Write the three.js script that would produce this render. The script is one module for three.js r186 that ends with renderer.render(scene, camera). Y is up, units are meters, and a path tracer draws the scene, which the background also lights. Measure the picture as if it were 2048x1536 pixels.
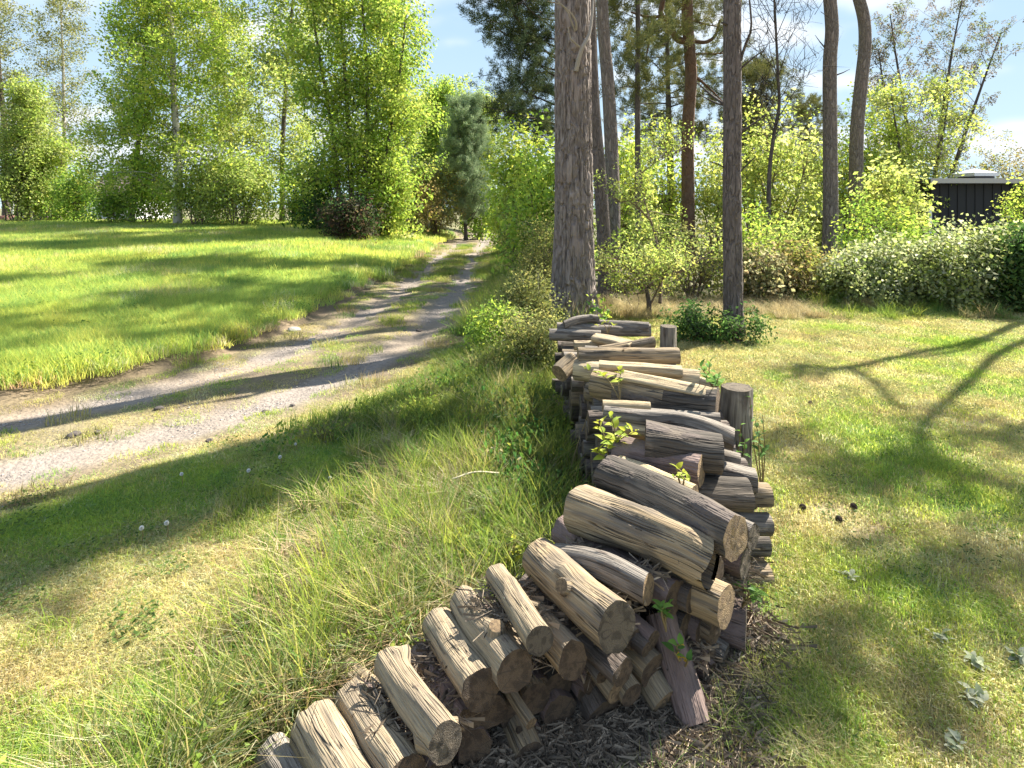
import * as THREE from 'three';

// ---------------------------------------------------------------- camera, sky, sun, exposure
const F = 1150, CX = 1024, HY = 415, EYE = 1.8;            // lens in pixels of the 2048 wide photograph, horizon row, eye height
const scene = new THREE.Scene();
const camera = new THREE.PerspectiveCamera(2 * Math.atan(768 / F) * 180 / Math.PI, 4 / 3, 0.1, 2000);
camera.position.set(0, EYE, 0);
camera.setViewOffset(1024, 768, 0, (768 - HY) / 2, 1024, 768);
const renderer = new THREE.WebGLRenderer({ antialias: true });
renderer.toneMapping = THREE.LinearToneMapping;
renderer.toneMappingExposure = 3.7;
renderer.shadowMap.enabled = true;
renderer.shadowMap.type = THREE.PCFSoftShadowMap;

const SUN_EL = 43 * Math.PI / 180, SUN_H = [0.81, 0.586];   // horizontal direction to the sun: right and ahead
const sunDir = new THREE.Vector3(SUN_H[0] * Math.cos(SUN_EL), Math.sin(SUN_EL), -SUN_H[1] * Math.cos(SUN_EL)).normalize();
const sun = new THREE.DirectionalLight(new THREE.Color().setRGB(1.0, 0.93, 0.80), 5.0);
sun.position.copy(sunDir).multiplyScalar(80); sun.castShadow = true; sun.shadow.radius = 1;
sun.shadow.mapSize.set(4096, 4096);
Object.assign(sun.shadow.camera, { left: -60, right: 60, top: 60, bottom: -60, near: 1, far: 220 });
scene.add(sun, sun.target);

// ---------------------------------------------------------------- numbers
function RNG(a) { a = (a * 2654435761) >>> 0; return () => { a = (a + 0x6d2b79f5) | 0; let t = Math.imul(a ^ (a >>> 15), 1 | a); t = (t + Math.imul(t ^ (t >>> 7), 61 | t)) ^ t; return ((t ^ (t >>> 14)) >>> 0) / 4294967296; }; }
const hash = (x, y, z) => { let h = Math.imul(x, 374761393) + Math.imul(y, 668265263) + Math.imul(z, 2147483647 - 12345) | 0; h = Math.imul(h ^ (h >>> 13), 1274126177); return ((h ^ (h >>> 16)) >>> 0) / 4294967296; };
const fl = Math.floor, sm = (t) => t * t * (3 - 2 * t), mix = (a, b, t) => a + (b - a) * t, clamp = (x, a = 0, b = 1) => Math.min(b, Math.max(a, x));
const sstep = (a, b, x) => sm(clamp((x - a) / (b - a)));
function noise3(x, y, z) {
  const i = fl(x), j = fl(y), k = fl(z), u = sm(x - i), v = sm(y - j), w = sm(z - k);
  const n = (a, b, c) => hash(i + a, j + b, k + c);
  return mix(mix(mix(n(0, 0, 0), n(1, 0, 0), u), mix(n(0, 1, 0), n(1, 1, 0), u), v), mix(mix(n(0, 0, 1), n(1, 0, 1), u), mix(n(0, 1, 1), n(1, 1, 1), u), v), w);
}
function noise2(x, y, s = 0) {
  const i = fl(x), j = fl(y), u = sm(x - i), v = sm(y - j);
  return mix(mix(hash(i, j, s), hash(i + 1, j, s), u), mix(hash(i, j + 1, s), hash(i + 1, j + 1, s), u), v);
}
const fbm2 = (x, y, s = 0, o = 4) => { let a = 0, k = 0.5, t = 0; for (let i = 0; i < o; i++) { a += k * noise2(x, y, s + i * 7); t += k; x *= 2.03; y *= 2.03; k *= 0.55; } return a / t; };
// noise that repeats every px, py cells
function tile2(x, y, px, py, s) {
  const i = fl(x), j = fl(y), u = sm(x - i), v = sm(y - j), m = (a, n) => ((a % n) + n) % n;
  const a = m(i, px), b = m(i + 1, px), c = m(j, py), d = m(j + 1, py);
  return mix(mix(hash(a, c, s), hash(b, c, s), u), mix(hash(a, d, s), hash(b, d, s), u), v);
}
const tfbm = (x, y, px, py, s, o = 4) => { let a = 0, k = 0.5, t = 0; for (let i = 0; i < o; i++) { a += k * tile2(x, y, px, py, s + i * 11); t += k; x *= 2; y *= 2; px *= 2; py *= 2; k *= 0.55; } return a / t; };

// ---------------------------------------------------------------- sky: pale spring blue with thin white cloud
{
  const w = 1024, h = 512, d = new Float32Array(w * h * 4);
  for (let j = 0; j < h; j++) for (let i = 0; i < w; i++) {
    const el = (j + 0.5) / h * Math.PI - Math.PI / 2, az = (i + 0.5) / w * 2 * Math.PI, e = Math.max(0, Math.sin(el));
    const cx = Math.cos(az) * Math.cos(el), cz = Math.sin(az) * Math.cos(el);
    const t = Math.pow(e, 0.5);
    let r = mix(0.26, 0.07, t), g = mix(0.325, 0.135, t), b = mix(0.345, 0.25, t);
    const px = cx / (e + 0.18), pz = cz / (e + 0.18);
    const n = fbm2(px * 1.3 + 10, pz * 2.6 + 20, 3, 6) + 0.25 * (fbm2(px * 5 + 3, pz * 9 + 1, 9, 4) - 0.5);
    const c = sstep(0.46, 0.72, n) * sstep(0.01, 0.1, e) * 0.85;
    r = mix(r, 0.335, c); g = mix(g, 0.342, c); b = mix(b, 0.35, c);
    const o = (j * w + i) * 4; d[o] = r; d[o + 1] = g; d[o + 2] = b; d[o + 3] = 1;
  }
  const sky = new THREE.DataTexture(d, w, h, THREE.RGBAFormat, THREE.FloatType);
  sky.mapping = THREE.EquirectangularReflectionMapping; sky.magFilter = THREE.LinearFilter; sky.minFilter = THREE.LinearFilter; sky.needsUpdate = true;
  scene.background = sky; scene.environment = sky;
}

// ---------------------------------------------------------------- helpers
const V = (x, y, z) => new THREE.Vector3(x, y, z);
const at = (px, py, Z) => V((px - CX) * Z / F, EYE - (py - HY) * Z / F, -Z);          // point at distance Z ahead
const onH = (px, py, h) => at(px, py, (EYE - h) * F / (py - HY));                      // point of height h
const used = {};
function numbered(n) { if (!(n in used)) { used[n] = 0; return n; } return n + '_' + String(++used[n]).padStart(3, '0'); }
function shadowed(o) { o.castShadow = true; o.receiveShadow = true; return o; }
function thing(name, label, category, pos, group) {
  const o = new THREE.Group(); o.name = numbered(name); o.position.copy(pos); scene.add(o);
  o.userData = { label, category }; if (group) o.userData.group = group;
  return o;
}
function part(name, geo, mat, parent) { const m = shadowed(new THREE.Mesh(geo, mat)); m.name = name; parent.add(m); return m; }
function top(name, m, data) { m.name = numbered(name); m.userData = data; scene.add(shadowed(m)); return m; }
class MB {
  constructor() { this.p = []; this.u = []; this.c = []; this.i = []; }
  v(x, y, z, u = 0, v = 0, c) { this.p.push(x, y, z); this.u.push(u, v); if (c) this.c.push(c[0], c[1], c[2]); return this.p.length / 3 - 1; }
  tri(a, b, c) { this.i.push(a, b, c); }
  quad(a, b, c, d) { this.i.push(a, b, c, a, c, d); }
  box(x0, y0, z0, x1, y1, z1, c) {
    const P = [[x0, y0, z0], [x1, y0, z0], [x1, y1, z0], [x0, y1, z0], [x0, y0, z1], [x1, y0, z1], [x1, y1, z1], [x0, y1, z1]];
    for (const f of [[1, 0, 3, 2], [4, 5, 6, 7], [0, 4, 7, 3], [5, 1, 2, 6], [3, 7, 6, 2], [0, 1, 5, 4]]) {
      const k = f.map((n, q) => this.v(...P[n], [0, 1, 1, 0][q] * 1, [0, 0, 1, 1][q] * 1, c)); this.quad(k[0], k[1], k[2], k[3]);
    }
    return this;
  }
  tube(pts, rad, seg, c, opt = {}) {
    const n = pts.length, T = V(), N = V(), B = V(); let first = true, len = 0; const rows = [];
    for (let i = 0; i < n; i++) {
      T.copy(pts[Math.min(i + 1, n - 1)]).sub(pts[Math.max(i - 1, 0)]).normalize();
      if (first) { N.set(Math.abs(T.x) < 0.8 ? 1 : 0, 0, Math.abs(T.x) < 0.8 ? 0 : 1); first = false; }
      N.addScaledVector(T, -N.dot(T)).normalize(); B.crossVectors(T, N);
      if (i) len += pts[i].distanceTo(pts[i - 1]);
      const row = [];
      for (let s = 0; s <= seg; s++) {
        const a = s / seg * Math.PI * 2, r = rad[i] * (opt.shape ? opt.shape(a, len, i / (n - 1)) : 1), ca = Math.cos(a) * r, sa = Math.sin(a) * r;
        row.push(this.v(pts[i].x + N.x * ca + B.x * sa, pts[i].y + N.y * ca + B.y * sa, pts[i].z + N.z * ca + B.z * sa, s / seg * (opt.ur || 1), len * (opt.vs || 1), typeof c === 'function' ? c(i / (n - 1)) : c));
      }
      rows.push(row);
    }
    for (let i = 0; i + 1 < n; i++) for (let s = 0; s < seg; s++) this.quad(rows[i][s], rows[i][s + 1], rows[i + 1][s + 1], rows[i + 1][s]);
    if (opt.cap) for (const e of [0, n - 1]) {
      const k = this.v(pts[e].x, pts[e].y, pts[e].z, 0.5, 0.5, typeof c === 'function' ? c(e / (n - 1)) : c);
      for (let s = 0; s < seg; s++) e ? this.tri(rows[e][s], rows[e][s + 1], k) : this.tri(rows[e][s + 1], rows[e][s], k);
    }
    return rows;
  }
  geo(seam) {
    const g = new THREE.BufferGeometry();
    g.setAttribute('position', new THREE.Float32BufferAttribute(this.p, 3)); g.setAttribute('uv', new THREE.Float32BufferAttribute(this.u, 2));
    if (this.c.length === this.p.length) g.setAttribute('color', new THREE.Float32BufferAttribute(this.c, 3));
    g.setIndex(this.i); g.computeVertexNormals();
    if (seam) { const n = g.attributes.normal; for (const row of seam) { const a = row[0], b = row[row.length - 1], x = n.getX(a) + n.getX(b), y = n.getY(a) + n.getY(b), z = n.getZ(a) + n.getZ(b), l = Math.hypot(x, y, z) || 1; n.setXYZ(a, x / l, y / l, z / l); n.setXYZ(b, x / l, y / l, z / l); } }
    return g;
  }
}
function canvasTex(w, h, fn, srgb) {            // fn(x, y) -> [r, g, b] linear 0..1 ; colour maps are stored as sRGB bytes
  const d = new Uint8Array(w * h * 4), enc = (c) => { c = clamp(c); return 255 * (srgb ? (c <= 0.0031308 ? 12.92 * c : 1.055 * Math.pow(c, 1 / 2.4) - 0.055) : c); };
  for (let y = 0; y < h; y++) for (let x = 0; x < w; x++) { const q = fn(x / w, y / h), o = (y * w + x) * 4; d[o] = enc(q[0]); d[o + 1] = enc(q[1]); d[o + 2] = enc(q[2]); d[o + 3] = 255; }
  const t = new THREE.DataTexture(d, w, h); t.wrapS = t.wrapT = THREE.RepeatWrapping; t.magFilter = THREE.LinearFilter; t.minFilter = THREE.LinearMipmapLinearFilter; t.generateMipmaps = true;
  if (srgb) t.colorSpace = THREE.SRGBColorSpace; t.needsUpdate = true; return t;
}
const mixc = (a, b, t) => [mix(a[0], b[0], t), mix(a[1], b[1], t), mix(a[2], b[2], t)];
const std = (c, rough = 0.9, o = {}) => new THREE.MeshStandardMaterial({ color: new THREE.Color().setRGB(...c), roughness: rough, ...o });
const leafMat = (t = 0.45, rough = 1) => new THREE.MeshPhysicalMaterial({ color: 0xffffff, vertexColors: true, roughness: rough, transmission: t, thickness: 0, ior: 1.3, specularIntensity: 0.35, side: THREE.DoubleSide });
const M = { leaf: leafMat(0.6), grass: leafMat(0.5), needle: leafMat(0.2), straw: leafMat(0.3), meadow: leafMat(0.62) };

// ---------------------------------------------------------------- the lie of the land
const PATH = [[-30, -6, 1.2], [-14, -0.6, 1.2], [-8, 2.0, 1.25], [-5.3, 3.45, 1.22], [-3.85, 4.35, 1.2], [-3.0, 5.3, 1.2], [-2.35, 6.6, 1.22], [-1.98, 8.3, 1.26], [-1.8, 11.2, 1.32], [-1.85, 15, 1.4], [-2.0, 20, 1.45], [-2.0, 26, 1.45], [-2.05, 37, 1.5], [-1.6, 60, 1.5], [-0.6, 90, 1.5], [6, 150, 1.5]];
function lateral(x, Z) {                        // signed distance from the middle of the track (right positive), half width, distance along
  let best = 1e9, out = [0, 1, 0], along = 0;
  for (let i = 0; i + 1 < PATH.length; i++) {
    const [ax, az, aw] = PATH[i], [bx, bz, bw] = PATH[i + 1], dx = bx - ax, dz = bz - az, l = Math.hypot(dx, dz);
    const t = clamp(((x - ax) * dx + (Z - az) * dz) / (l * l)), qx = ax + dx * t, qz = az + dz * t, d = Math.hypot(x - qx, Z - qz);
    if (d < best) { best = d; out = [(dz * (x - qx) - dx * (Z - qz)) > 0 ? d : -d, mix(aw, bw, t), along + l * t]; }
    along += l;
  }
  return out;
}
function height(x, Z) {
  const [s, hw] = lateral(x, Z);
  const left = -s - hw;
  let h = 0.05 * (fbm2(x * 0.7, Z * 0.7, 5, 3) - 0.5);
  const rag = 0.18 * (fbm2(x * 2.1, Z * 2.1, 15, 3) - 0.5) * 2;
  if (left > -0.4) { h += 0.16 * sstep(-0.05, 0.35, left + rag) + sstep(0, 4, left) * clamp((Z - 7) / 23) * 0.72 + 0.10 * sstep(0, 3, left) * (fbm2(x * 0.35, Z * 0.35, 8, 3) - 0.5); }
  const rut = Math.exp(-Math.pow((Math.abs(s) - 0.62) / 0.28, 2));
  h -= 0.045 * rut * sstep(0, 0.3, hw - Math.abs(s) + 0.3);
  if (s > hw) h += 0.05 * sstep(0, 0.5, s - hw);
  h *= 1 - 0.6 * sstep(40, 90, Z);
  return h;
}
const PILE = [[-0.95, 1.7], [-0.55, 2.05], [-0.32, 2.3], [0.05, 2.55], [0.3, 2.8], [0.44, 3.2], [0.36, 5.3], [1.35, 5.3], [1.4, 3.3], [1.15, 2.55], [0.98, 2.2], [0.62, 1.85], [0.3, 1.7], [-0.2, 1.45], [-0.6, 1.3]];
function inPoly(x, z, P) { let c = false; for (let i = 0, j = P.length - 1; i < P.length; j = i++) { const [xi, zi] = P[i], [xj, zj] = P[j]; if ((zi > z) !== (zj > z) && x < (xj - xi) * (z - zi) / (zj - zi) + xi) c = !c; } return c; }
function pileLeft(Z) { const L = [[-1.0, 1.6], [-0.55, 2.05], [-0.32, 2.3], [0.05, 2.55], [0.3, 2.8], [0.44, 3.2], [0.4, 5.3], [0.5, 8], [0.5, 60]]; for (let i = 0; i + 1 < L.length; i++) if (Z < L[i + 1][1]) return mix(L[i][0], L[i + 1][0], clamp((Z - L[i][1]) / (L[i + 1][1] - L[i][1]))); return 0.5; }
// how dry the turf is, 0 green .. 1 straw
function dryness(x, Z) {
  const [s, hw] = lateral(x, Z);
  if (s < -hw) return clamp(0.75 - (-s - hw) * 2.2) + 0.35 * sstep(0.5, 0.8, fbm2(x * 0.6, Z * 0.45, 31, 4));
  const L = pileLeft(Z);
  if (x > L) return clamp(0.82 + 3.4 * (fbm2(x * 1.1, Z * 1.1, 41, 4) - 0.5));            // lawn on the right, patchy
  const near = sstep(1.4, 0.5, L - x), bare = sstep(1.0, 1.5, L - x) * sstep(3.1, 2.5, Z);                                                  // taller and greener towards the stack
  const lush = Math.exp(-Math.pow((Z - 3.75 - (x + 1.7) * 0.72) / 0.5, 2)) * sstep(-0.1, 0.5, s - hw);
  return clamp(0.76 + 0.55 * bare - 0.5 * near - 0.75 * lush + 2.2 * (fbm2(x * 1.3, Z * 1.3, 51, 4) - 0.5) + 0.4 * sstep(0.5, 0, s - hw));
}

const grainTex = canvasTex(1024, 1024, (u, v) => {
  const n = tfbm(u * 64, v * 64, 64, 64, 1, 4), m = tfbm(u * 8, v * 8, 8, 8, 21, 4), f = tile2(u * 400, v * 400, 400, 400, 33);
  const k = 0.55 + 0.5 * n + 0.25 * (m - 0.5) + 0.25 * (f - 0.5); return [k, k * 0.98, k * 0.94];
}, false);
grainTex.colorSpace = THREE.NoColorSpace;
const grainBump = canvasTex(512, 512, (u, v) => { const k = tfbm(u * 48, v * 48, 48, 48, 2, 4); return [k, k, k]; });
{
  // one sheet to the horizon, finer near the camera
  const line = (a, b, n, p) => Array.from({ length: n }, (_, i) => { const t = i / (n - 1) * 2 - 1; return 0; });
  const axis = (near, step, far, growth) => { const o = []; let x = 0, s = step; while (x < far) { o.push(x); if (x > near) s *= growth; x += s; } o.push(far); return o; };
  const xs = [...axis(9, 0.11, 900, 1.14).slice(1).map((x) => -x).reverse(), ...axis(9, 0.11, 900, 1.14)];
  const zs = [...axis(3, 0.3, 600, 1.3).slice(1).map((x) => -x).reverse(), ...axis(13, 0.11, 900, 1.10)];
  const mb = new MB(), nx = xs.length;
  const soil = [0.16, 0.125, 0.085], thatch = [0.36, 0.29, 0.17], green = [0.085, 0.11, 0.035], needles = [0.10, 0.072, 0.053];
  for (const Z of zs) for (const x of xs) {
    const [s, hw] = lateral(x, Z);
    let h = height(x, Z) - 0.05 * sstep(0.05, 0.25, hw - Math.abs(s)) ;
    const dry = dryness(x, Z);
    let c = mixc(green, thatch, clamp(0.25 + 0.75 * dry));
    if (Math.abs(s) < hw + 0.25) c = mixc(c, soil, 0.7 * sstep(0.25, 0, Math.abs(s) - hw)); if (s < -hw && s > -hw - 0.6) c = mixc(c, [0.19, 0.145, 0.10], sstep(0.6, 0.3, -s - hw));
    const pd = inPoly(x, Z, PILE) || Math.hypot(x - 0.36, (Z - 1.72) * 1.2) < 0.30 + 0.1 * (fbm2(x * 6, Z * 6, 171, 2) - 0.5) ? 1 : 0;
    if (pd) c = needles;
    if (x > 0.2 && Z > 9.6) c = mixc(soil, green, 0.5);
    mb.v(x, h, -Z, x / 1.6, Z / 1.6, c);
  }
  for (let j = 0; j + 1 < zs.length; j++) for (let i = 0; i + 1 < nx; i++) mb.quad(j * nx + i, j * nx + i + 1, (j + 1) * nx + i + 1, (j + 1) * nx + i);
  const mat = new THREE.MeshStandardMaterial({ vertexColors: true, map: grainTex, bumpMap: grainBump, bumpScale: 0.006, roughness: 1 });
  top('ground', new THREE.Mesh(mb.geo(), mat), { kind: 'structure', label: 'level ground with meadow, verge and patchy lawn', category: 'ground' });
}
{
  // the farm track: two gravelled ruts with a worn middle
  const mb = new MB(), N = 30; let rows = 0; const curve = new THREE.CatmullRomCurve3(PATH.map(([x, z]) => V(x, 0, z)));
  const total = curve.getLength(); let d = 0; const P = V(), T = V();
  const gravel = [0.262, 0.228, 0.208], sand = [0.285, 0.233, 0.185], turf = [0.24, 0.20, 0.10], edge = [0.18, 0.14, 0.095];
  while (d < total) {
    const u = d / total; curve.getPointAt(u, P); curve.getTangentAt(u, T);
    const hw = lateral(P.x, P.z)[1];
    for (let i = 0; i <= N; i++) {
      const k = i / N * 2 - 1, side = k < 0 ? 1 : 2, wide = hw * (1.0 + 0.16 * (fbm2(d * 1.4, side * 9, 61, 4) - 0.5) * 2) + 0.04, s = k * wide, x = P.x + T.z * s, Z = P.z - T.x * s;
      const h = height(x, Z) + 0.006 - 0.03 * sstep(0.93, 1, Math.abs(k));
      const rut = Math.exp(-Math.pow((Math.abs(s) - 0.62) / 0.30, 2)), n = fbm2(x * 2.3, Z * 2.3, 71, 4), n2 = fbm2(x * 0.8, Z * 0.8, 77, 3);
      let c = mixc(edge, turf, sstep(0.35, 0.6, n));
      const g = mixc(sand, gravel, sstep(0.35, 0.65, n2 + 0.12 * (s > 0 ? 1 : -1)));
      c = mixc(c, g, clamp(rut * 1.5 - 0.15 + (n - 0.5) * 1.2));
      mb.v(x, h, -Z, x / 1.3, Z / 1.3, c);
    }
    rows++; d += clamp((Math.hypot(P.x, P.z) - 2) * 0.02, 0.08, 2);
  }
  for (let j = 0; j + 1 < rows; j++) for (let i = 0; i < N; i++) { const a = j * (N + 1) + i; mb.quad(a, a + 1, a + N + 2, a + N + 1); }
  top('path', new THREE.Mesh(mb.geo(), new THREE.MeshStandardMaterial({ vertexColors: true, map: grainTex, bumpMap: grainBump, bumpScale: 0.015, roughness: 1 })), { kind: 'structure', label: 'gravel track of two ruts curving away from the left', category: 'path' });
}

let crumbs;
// ---------------------------------------------------------------- instanced small growth
function instanced(name, geo, mat, list, parent, data) {          // list of {m, c}
  const im = new THREE.InstancedMesh(geo, mat, list.length), col = new THREE.Color();
  list.forEach((q, i) => { im.setMatrixAt(i, q.m); im.setColorAt(i, col.setRGB(q.c[0], q.c[1], q.c[2])); });
  im.name = parent ? name : numbered(name); im.userData = data || { kind: 'stuff' }; (parent || scene).add(shadowed(im)); return im;
}
function place(x, y, z, yaw, sc, sy = sc, tilt = 0, ta = 0) {
  const q = new THREE.Quaternion().setFromAxisAngle(V(Math.cos(ta), 0, Math.sin(ta)), tilt).multiply(new THREE.Quaternion().setFromAxisAngle(V(0, 1, 0), yaw));
  return new THREE.Matrix4().compose(V(x, y, z), q, V(sc, sy, sc));
}
// a patch of blades; tones = list of colours
function blades(seed, n, size, h0, h1, w, droop, tones) {
  const R = RNG(seed), mb = new MB();
  for (let i = 0; i < n; i++) {
    const rr = Math.sqrt(R()) * size / 2, ra = R() * 6.283, x = Math.cos(ra) * rr, z = Math.sin(ra) * rr, h = mix(h0, h1, Math.pow(R(), 1.3)), a = R() * 6.283, dr = droop * (0.3 + R()) * h, wa = a + 1.57 + (R() - 0.5), ww = w * (0.6 + 0.8 * R());
    const c = tones[fl(R() * tones.length)], k = 0.8 + 0.4 * R(), cc = [c[0] * k, c[1] * k, c[2] * k];
    const dx = Math.cos(a) * dr, dz = Math.sin(a) * dr, wx = Math.cos(wa) * ww / 2, wz = Math.sin(wa) * ww / 2, fall = droop > 0.8 ? 0.75 : 1;
    const p = (t, f) => [x + dx * t * t, h * (t - (1 - fall) * t * t * t), z + dz * t * t, f];
    const [ax, ay, az] = p(0.5), [bx, by, bz] = p(1);
    const v0 = mb.v(x - wx, -0.01, z - wz, 0, 0, cc), v1 = mb.v(x + wx, -0.01, z + wz, 1, 0, cc), v2 = mb.v(ax - wx * 0.8, ay, az - wz * 0.8, 0, 0.5, cc), v3 = mb.v(ax + wx * 0.8, ay, az + wz * 0.8, 1, 0.5, cc), v4 = mb.v(bx, by, bz, 0.5, 1, cc);
    mb.quad(v0, v1, v3, v2); mb.tri(v2, v3, v4);
  }
  return mb.geo();
}
function leaflets(seed, n, size, h0, h1, L, tones) {              // low leafy weeds
  const R = RNG(seed), mb = new MB();
  for (let i = 0; i < n; i++) {
    const rr = Math.sqrt(R()) * size / 2, ra = R() * 6.283, x = Math.cos(ra) * rr, z = Math.sin(ra) * rr, y = mix(h0, h1, R()), c = tones[fl(R() * tones.length)], k = 0.8 + 0.4 * R();
    leaf(mb, V(x, y, z), V(R() - 0.5, (R() - 0.4) * 0.9, R() - 0.5).normalize(), L * (0.6 + 0.7 * R()), L * 0.55, [c[0] * k, c[1] * k, c[2] * k], R);
  }
  return mb.geo();
}
function leaf(mb, p, d, L, w, c, R) {
  const s = V(R() - 0.5, R() - 0.5, R() - 0.5).cross(d).normalize().multiplyScalar(w / 2), f = V().crossVectors(d, s).normalize().multiplyScalar(w * 0.18);
  const a = mb.v(p.x, p.y, p.z, 0, 0, c), t = mb.v(p.x + d.x * L, p.y + d.y * L, p.z + d.z * L, 1, 0, c);
  const mx = p.x + d.x * L * 0.45, my = p.y + d.y * L * 0.45, mz = p.z + d.z * L * 0.45;
  const b = mb.v(mx + s.x + f.x, my + s.y + f.y, mz + s.z + f.z, 0.5, 1, c), e = mb.v(mx - s.x + f.x, my - s.y + f.y, mz - s.z + f.z, 0.5, -1, c);
  mb.tri(a, b, t); mb.tri(a, t, e);
}
const W1 = [1, 1, 1];
const G = [[0.27, 0.36, 0.060], [0.21, 0.31, 0.055], [0.35, 0.40, 0.075], [0.14, 0.25, 0.055]];        // greens
const S = [[0.46, 0.38, 0.20], [0.39, 0.32, 0.17], [0.53, 0.46, 0.28], [0.31, 0.25, 0.13]];            // straw
const MX = [...G, ...G, S[0], S[1]];
{
  const R = RNG(77);
  const kinds = {
    lawn: [1, 2].map((k) => blades(k, 190, 0.26, 0.014, 0.045, 0.0034, 1.1, [[1, 1, 1], [0.8, 0.85, 0.8], [1.2, 1.15, 1.0]])),
    mid: [3, 4].map((k) => blades(k, 130, 0.30, 0.05, 0.15, 0.0042, 0.6, [[1, 1, 1], [0.8, 0.85, 0.8], [1.25, 1.15, 1.0]])),
    meadow: [5, 6].map((k) => blades(k, 170, 0.42, 0.07, 0.24, 0.005, 0.6, [[1, 1, 1], [0.85, 0.9, 0.8], [1.25, 1.15, 1.0]])),
    far: [7, 8].map((k) => blades(k, 220, 1.1, 0.08, 0.24, 0.016, 0.5, [[1, 1, 1], [0.85, 0.9, 0.8], [1.2, 1.1, 1.0]])),
    tall: [9, 10].map((k) => blades(k, 62, 0.19, 0.16, 0.46, 0.0055, 0.8, [[1, 1, 1], [0.75, 0.85, 0.8], [1.2, 1.1, 0.9]])),
    straw: [11, 12].map((k) => blades(k, 70, 0.13, 0.08, 0.30, 0.0034, 0.95, [[1, 1, 1], [0.8, 0.8, 0.8], [1.2, 1.2, 1.2]])),
    weed: [13, 14].map((k) => leaflets(k, 60, 0.30, 0.02, 0.13, 0.035, [[1, 1, 1], [0.7, 0.8, 0.8], [1.2, 1.15, 0.9]])),
  };
  const list = {}; const add = (zone, kind, x, Z, sc, sy, c) => { if (kind === 'lawn') c = c.map((q) => Math.min(0.66, q * 1.5)); const key = zone + '|' + kind + '|' + (R() < 0.5 ? 0 : 1); (list[key] ||= []).push({ m: place(x, height(x, Z), -Z, R() * 6.283, sc, sy, (R() - 0.5) * 0.2, R() * 6.283), c }); };
  const tone = (dry) => { const g = G[fl(R() * 4)], s = S[fl(R() * 4)], t = R() < dry ? clamp(0.55 + 0.5 * R()) : 0.25 * R() * dry, k = 0.85 + 0.3 * R(); return mixc(g, s, t).map((v) => v * k); };
  // right-hand lawn
  for (let i = 0; i < 12000; i++) {
    const Z = 1.2 + 9.2 * Math.pow(R(), 1.25), x = -0.3 + 10.5 * R(), v = R(); if (x > Z * 1.05 + 0.6 || x < pileLeft(Z) + 0.2 || inPoly(x, Z, PILE)) continue;
    if (Math.hypot(x - 0.36, (Z - 1.72) * 1.2) < 0.27 && v < 0.85) continue;
    const dry = dryness(x, Z), k = 1 + Z * 0.05;
    add('lawn', 'lawn', x, Z, k, k * (0.8 + 0.7 * (1 - dry)), tone(dry * 0.85));
    if (dry < 0.32 && v < 0.30) add('lawn', 'mid', x, Z, 0.7 * k, 0.34 + 0.25 * R(), tone(0.05));
    if (v > 0.955) add('lawn', 'weed', x, Z, 0.7, 0.3, [0.10, 0.16, 0.04]);
    const edge = Math.abs(x - 1.35) < 0.25 && Z > 2 && Z < 6; if (edge && v < 0.5) add('lawn', 'mid', x, Z, 0.7, 0.4, tone(0.4));
  }
  // uncut edge below the brambles
  for (let i = 0; i < 900; i++) { const Z = 8.9 + 2.2 * R(), x = 1.4 + 9.4 * R(), dryish = fbm2(x * 0.9, Z * 0.9, 131, 3) + (x < 5 ? 0.06 : -0.2); if (dryish > 0.5) add('lawn', 'straw', x, Z, 1.2, 0.7 + 0.6 * R(), S[fl(R() * 4)].map((q) => q * 1.2)); else add('lawn', R() < 0.6 ? 'mid' : 'tall', x, Z, 1.0, 0.35 + 0.45 * R(), tone(x < 4.8 ? 0.4 : 0.12)); }
  for (let i = 0; i < 420; i++) { const x = -0.35 + 1.5 * R(), Z = 1.35 + 0.85 * R(); if (inPoly(x, Z, PILE) || R() < 0.75 - 0.8 * Math.hypot(x - 0.35, Z - 1.75)) continue; add('lawn', R() < 0.5 ? 'straw' : 'mid', x, Z, 0.55, 0.25 + 0.3 * R(), R() < 0.5 ? tone(0.9) : tone(0.2)); }
  // verge between track and stack
  for (let i = 0; i < 14000; i++) {
    const Z = 1.0 + 10 * R() * Math.sqrt(R()), x = -5 + 5.8 * R(), L = pileLeft(Z); if (x > L + 0.03 || x < -Z * 1.1 - 0.9 || inPoly(x, Z, PILE)) continue;
    const [s, hw] = lateral(x, Z); if (s < hw + 0.02) continue;
    const dry = dryness(x, Z), v = R(), dl = L - x, near = sstep(1.1, 0.3, dl), e = s - hw;
    const strawy = 0.95 * Math.exp(-Math.pow((dl - mix(0.15, 0.88, sstep(1.9, 2.8, Z))) / 0.32, 2)) * sstep(1.9, 2.4, Z) * sstep(4.3, 3.5, Z) * (0.4 + 0.9 * fbm2(x * 2, Z * 2, 141, 3)) + 0.55 * Math.exp(-Math.pow((dl - 0.15) / 0.2, 2)) * sstep(3.2, 2.2, Z);
    if (v < strawy * (0.45 + 0.3 * sstep(2.7, 3.2, Z))) { add('verge', 'straw', x, Z, 0.8 + 0.4 * R(), 0.6 + 0.5 * R(), S[fl(R() * 4)].map((q) => q * (0.95 + 0.3 * R()))); add('verge', R() < 0.5 ? 'mid' : 'tall', x, Z, 0.9, 0.5 + 0.3 * R(), tone(0.12)); continue; }
    const nearZ = sstep(3.0, 2.3, Z), tallz = sstep(0.95 - 0.35 * nearZ, 0.35 - 0.1 * nearZ, dl) + 0.7 * sstep(3.9, 4.8, Z) * sstep(0.25, 0.8, e), tuft = sstep(0.56, 0.66, fbm2(x * 1.5, Z * 1.5, 91, 4)) * sstep(0.15, 0.5, e), shade = sstep(2.6, 3.1, Z);
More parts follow.
